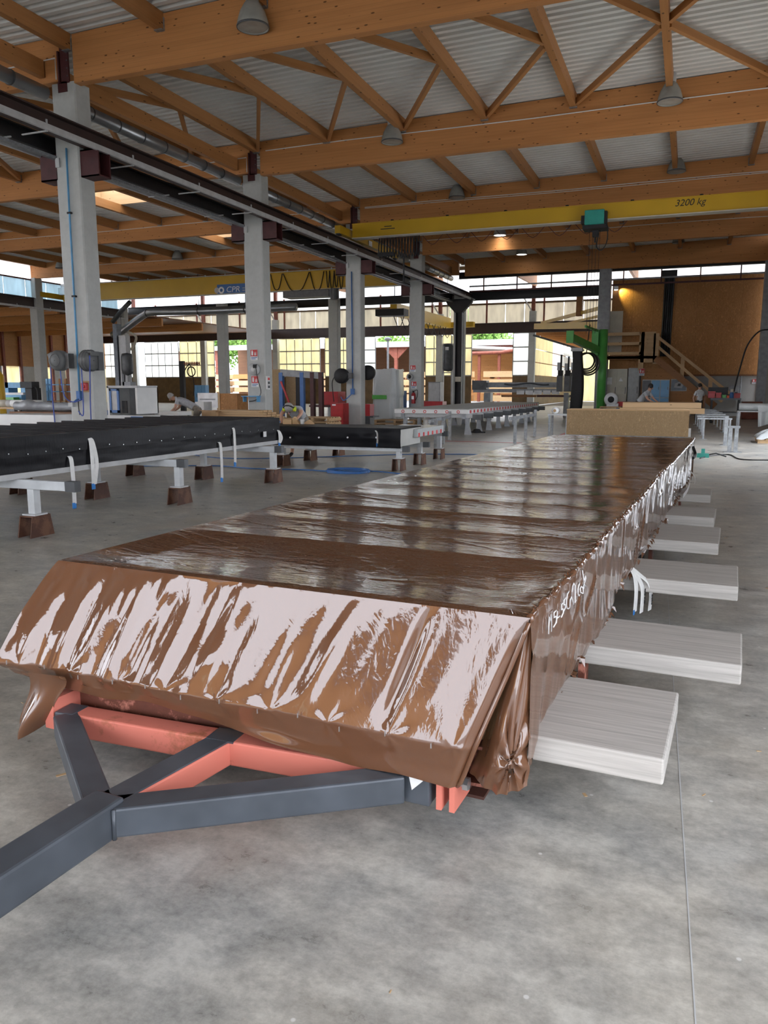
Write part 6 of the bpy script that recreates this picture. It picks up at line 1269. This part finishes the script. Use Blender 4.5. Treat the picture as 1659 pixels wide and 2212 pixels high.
for k, (x, y) in enumerate(lp):
    st_ = thing('timber_pile', 'outdoor pile of sawn timber, number %s from the left across the yard' % ['one', 'two', 'three', 'four', 'five', 'six', 'seven', 'eight', 'nine', 'ten', 'eleven'][k], 'timber stack', (x, y, 0), group='timber piles in the yard')
    st_['label'] = ['outdoor timber pile at the far left of the yard', 'outdoor timber pile beside the leftmost one', 'outdoor timber pile behind the second column', 'outdoor timber pile left of the sheet rack', 'outdoor timber pile behind the sheet rack', 'outdoor timber pile behind the third column', 'outdoor timber pile behind the draped machine', 'outdoor timber pile behind the fourth column', 'outdoor timber pile at the left of the right gate', 'outdoor timber pile in the middle of the right gate', 'outdoor timber pile at the right of the right gate'][k]
    for L in range(4):
        for c in range(4): MB().box(-2.2 + rnd.uniform(-.2, .2), 2.2 + rnd.uniform(-.2, .2), c * .55, c * .55 + .5, .15 + L * .85, .15 + L * .85 + .62).build('bundle', ['spruce', 'cardboard', 'spruce', 'warm_board'][rnd.randrange(4)], st_)
        for q in (-1.5, 1.5): MB().box(q - .06, q + .06, 0, 2.2, L * .85 + .02, L * .85 + .15).build('bearer', 'brown_board', st_)
def tree(label, x, y, h, r, seed):
    t = thing('tree', label, 'tree', (x, y, 0), group='trees behind the yard'); R_ = np.random.RandomState(seed)
    tr_ = MB().tube([(0, 0, 0), (.1, 0, h * .4), (0, .1, h * .75)], .35, 8, [.4, .3, .15])
    for k in range(6): a_ = k * 1.05; tr_.tube([(0, 0, h * (.35 + .05 * k)), (r * .6 * math.cos(a_), r * .6 * math.sin(a_), h * (.6 + .05 * k))], .1, 5)
    tr_.build('trunk', 'bark', t); m_ = MB(); n = 2600; d = R_.normal(size=(n, 3)); d /= np.linalg.norm(d, axis=1)[:, None]; cl = R_.randint(0, 14, n); cc_ = R_.normal(size=(14, 3)) * [r * .45, r * .45, h * .16]
    pp = cc_[cl] + d * (R_.rand(n, 1) ** .4) * r * .5 + [0, 0, h * .68]
    for q in pp:
        u = Vector(R_.normal(size=3)).normalized() * .32; v = u.orthogonal().normalized() * .22; q = Vector(q); m_.add([q - u, q - v, q + u, q + v], [(0, 1, 2, 3)])
    tag(m_.build('foliage', 'leaf', t), kind='stuff')
for k, (px, l) in enumerate(((478, 'light green tree left of the second column beyond the yard'), (520, 'light green tree hidden partly by the left hall column'), (560, 'green tree just right of the second column beyond the yard'), (590, 'green tree behind the sheet rack opening'), (830, 'small tree above the shed roof by the lamp pole'), (1030, 'bright green tree at the left of the right gate'), (1052, 'green tree in the middle of the right gate'))):
    p = at(px, 780, Y=140); tree(l, p.x, 140, 17.5 if k < 4 else (11.5 if k == 4 else 15), 5, 100 + k)
lpst = thing('yard_lamp', 'lamp pole with round head standing in the yard', 'street lamp', (at(838, 790, Y=88).x, 88, 0)); MB().cyl((0, 0, 0), (0, 0, at(838, 735, Y=88).z), .12, n=10).build('pole', 'dark_grey_metal', lpst); MB().lathe([(.001, -.25), (.4, -.1), (.45, .15), (.001, .3)], 16, c=(0, 0, at(838, 733, Y=88).z)).build('head', 'dark_grey_metal', lpst, True)

op_ = thing('timber_hall_opposite', 'timber clad hall across the forecourt behind the viewer', 'building', (-38, -44, 0))
MB().box(-40, 15, -12, 0, 0, 11.5).build('cladding', 'warm_board', op_); MB().prism([(-13, 11.5), (1, 11.5), (1, 11.8), (-6, 12.8), (-13, 11.8)], -41, 16, 'x').build('roof', 'dark_grey_metal', op_)
for k in range(5): MB().box(-26 + 9 * k, -22 + 9 * k, 0, .06, 0, 4.5).build('gate', 'spruce', op_)

cp = MB()
for k in range(90):
    x, y = rnd.uniform(-3.2, 3.2), rnd.uniform(.6, 9); a_ = rnd.random() * 6.28; l_ = rnd.uniform(.006, .022); w_ = l_ * rnd.uniform(.15, .5); c_, s_ = math.cos(a_), math.sin(a_)
    pts = [(x + c_ * u - s_ * v, y + s_ * u + c_ * v) for u, v in ((-l_, -w_), (l_, -w_), (l_, w_), (-l_, w_))]; cp.prism(pts, .0003, .002, 'z')
tag(cp.build('wood_chips', 'spruce'), 'tiny pale wood chips scattered over the concrete floor', 'debris', kind='stuff')
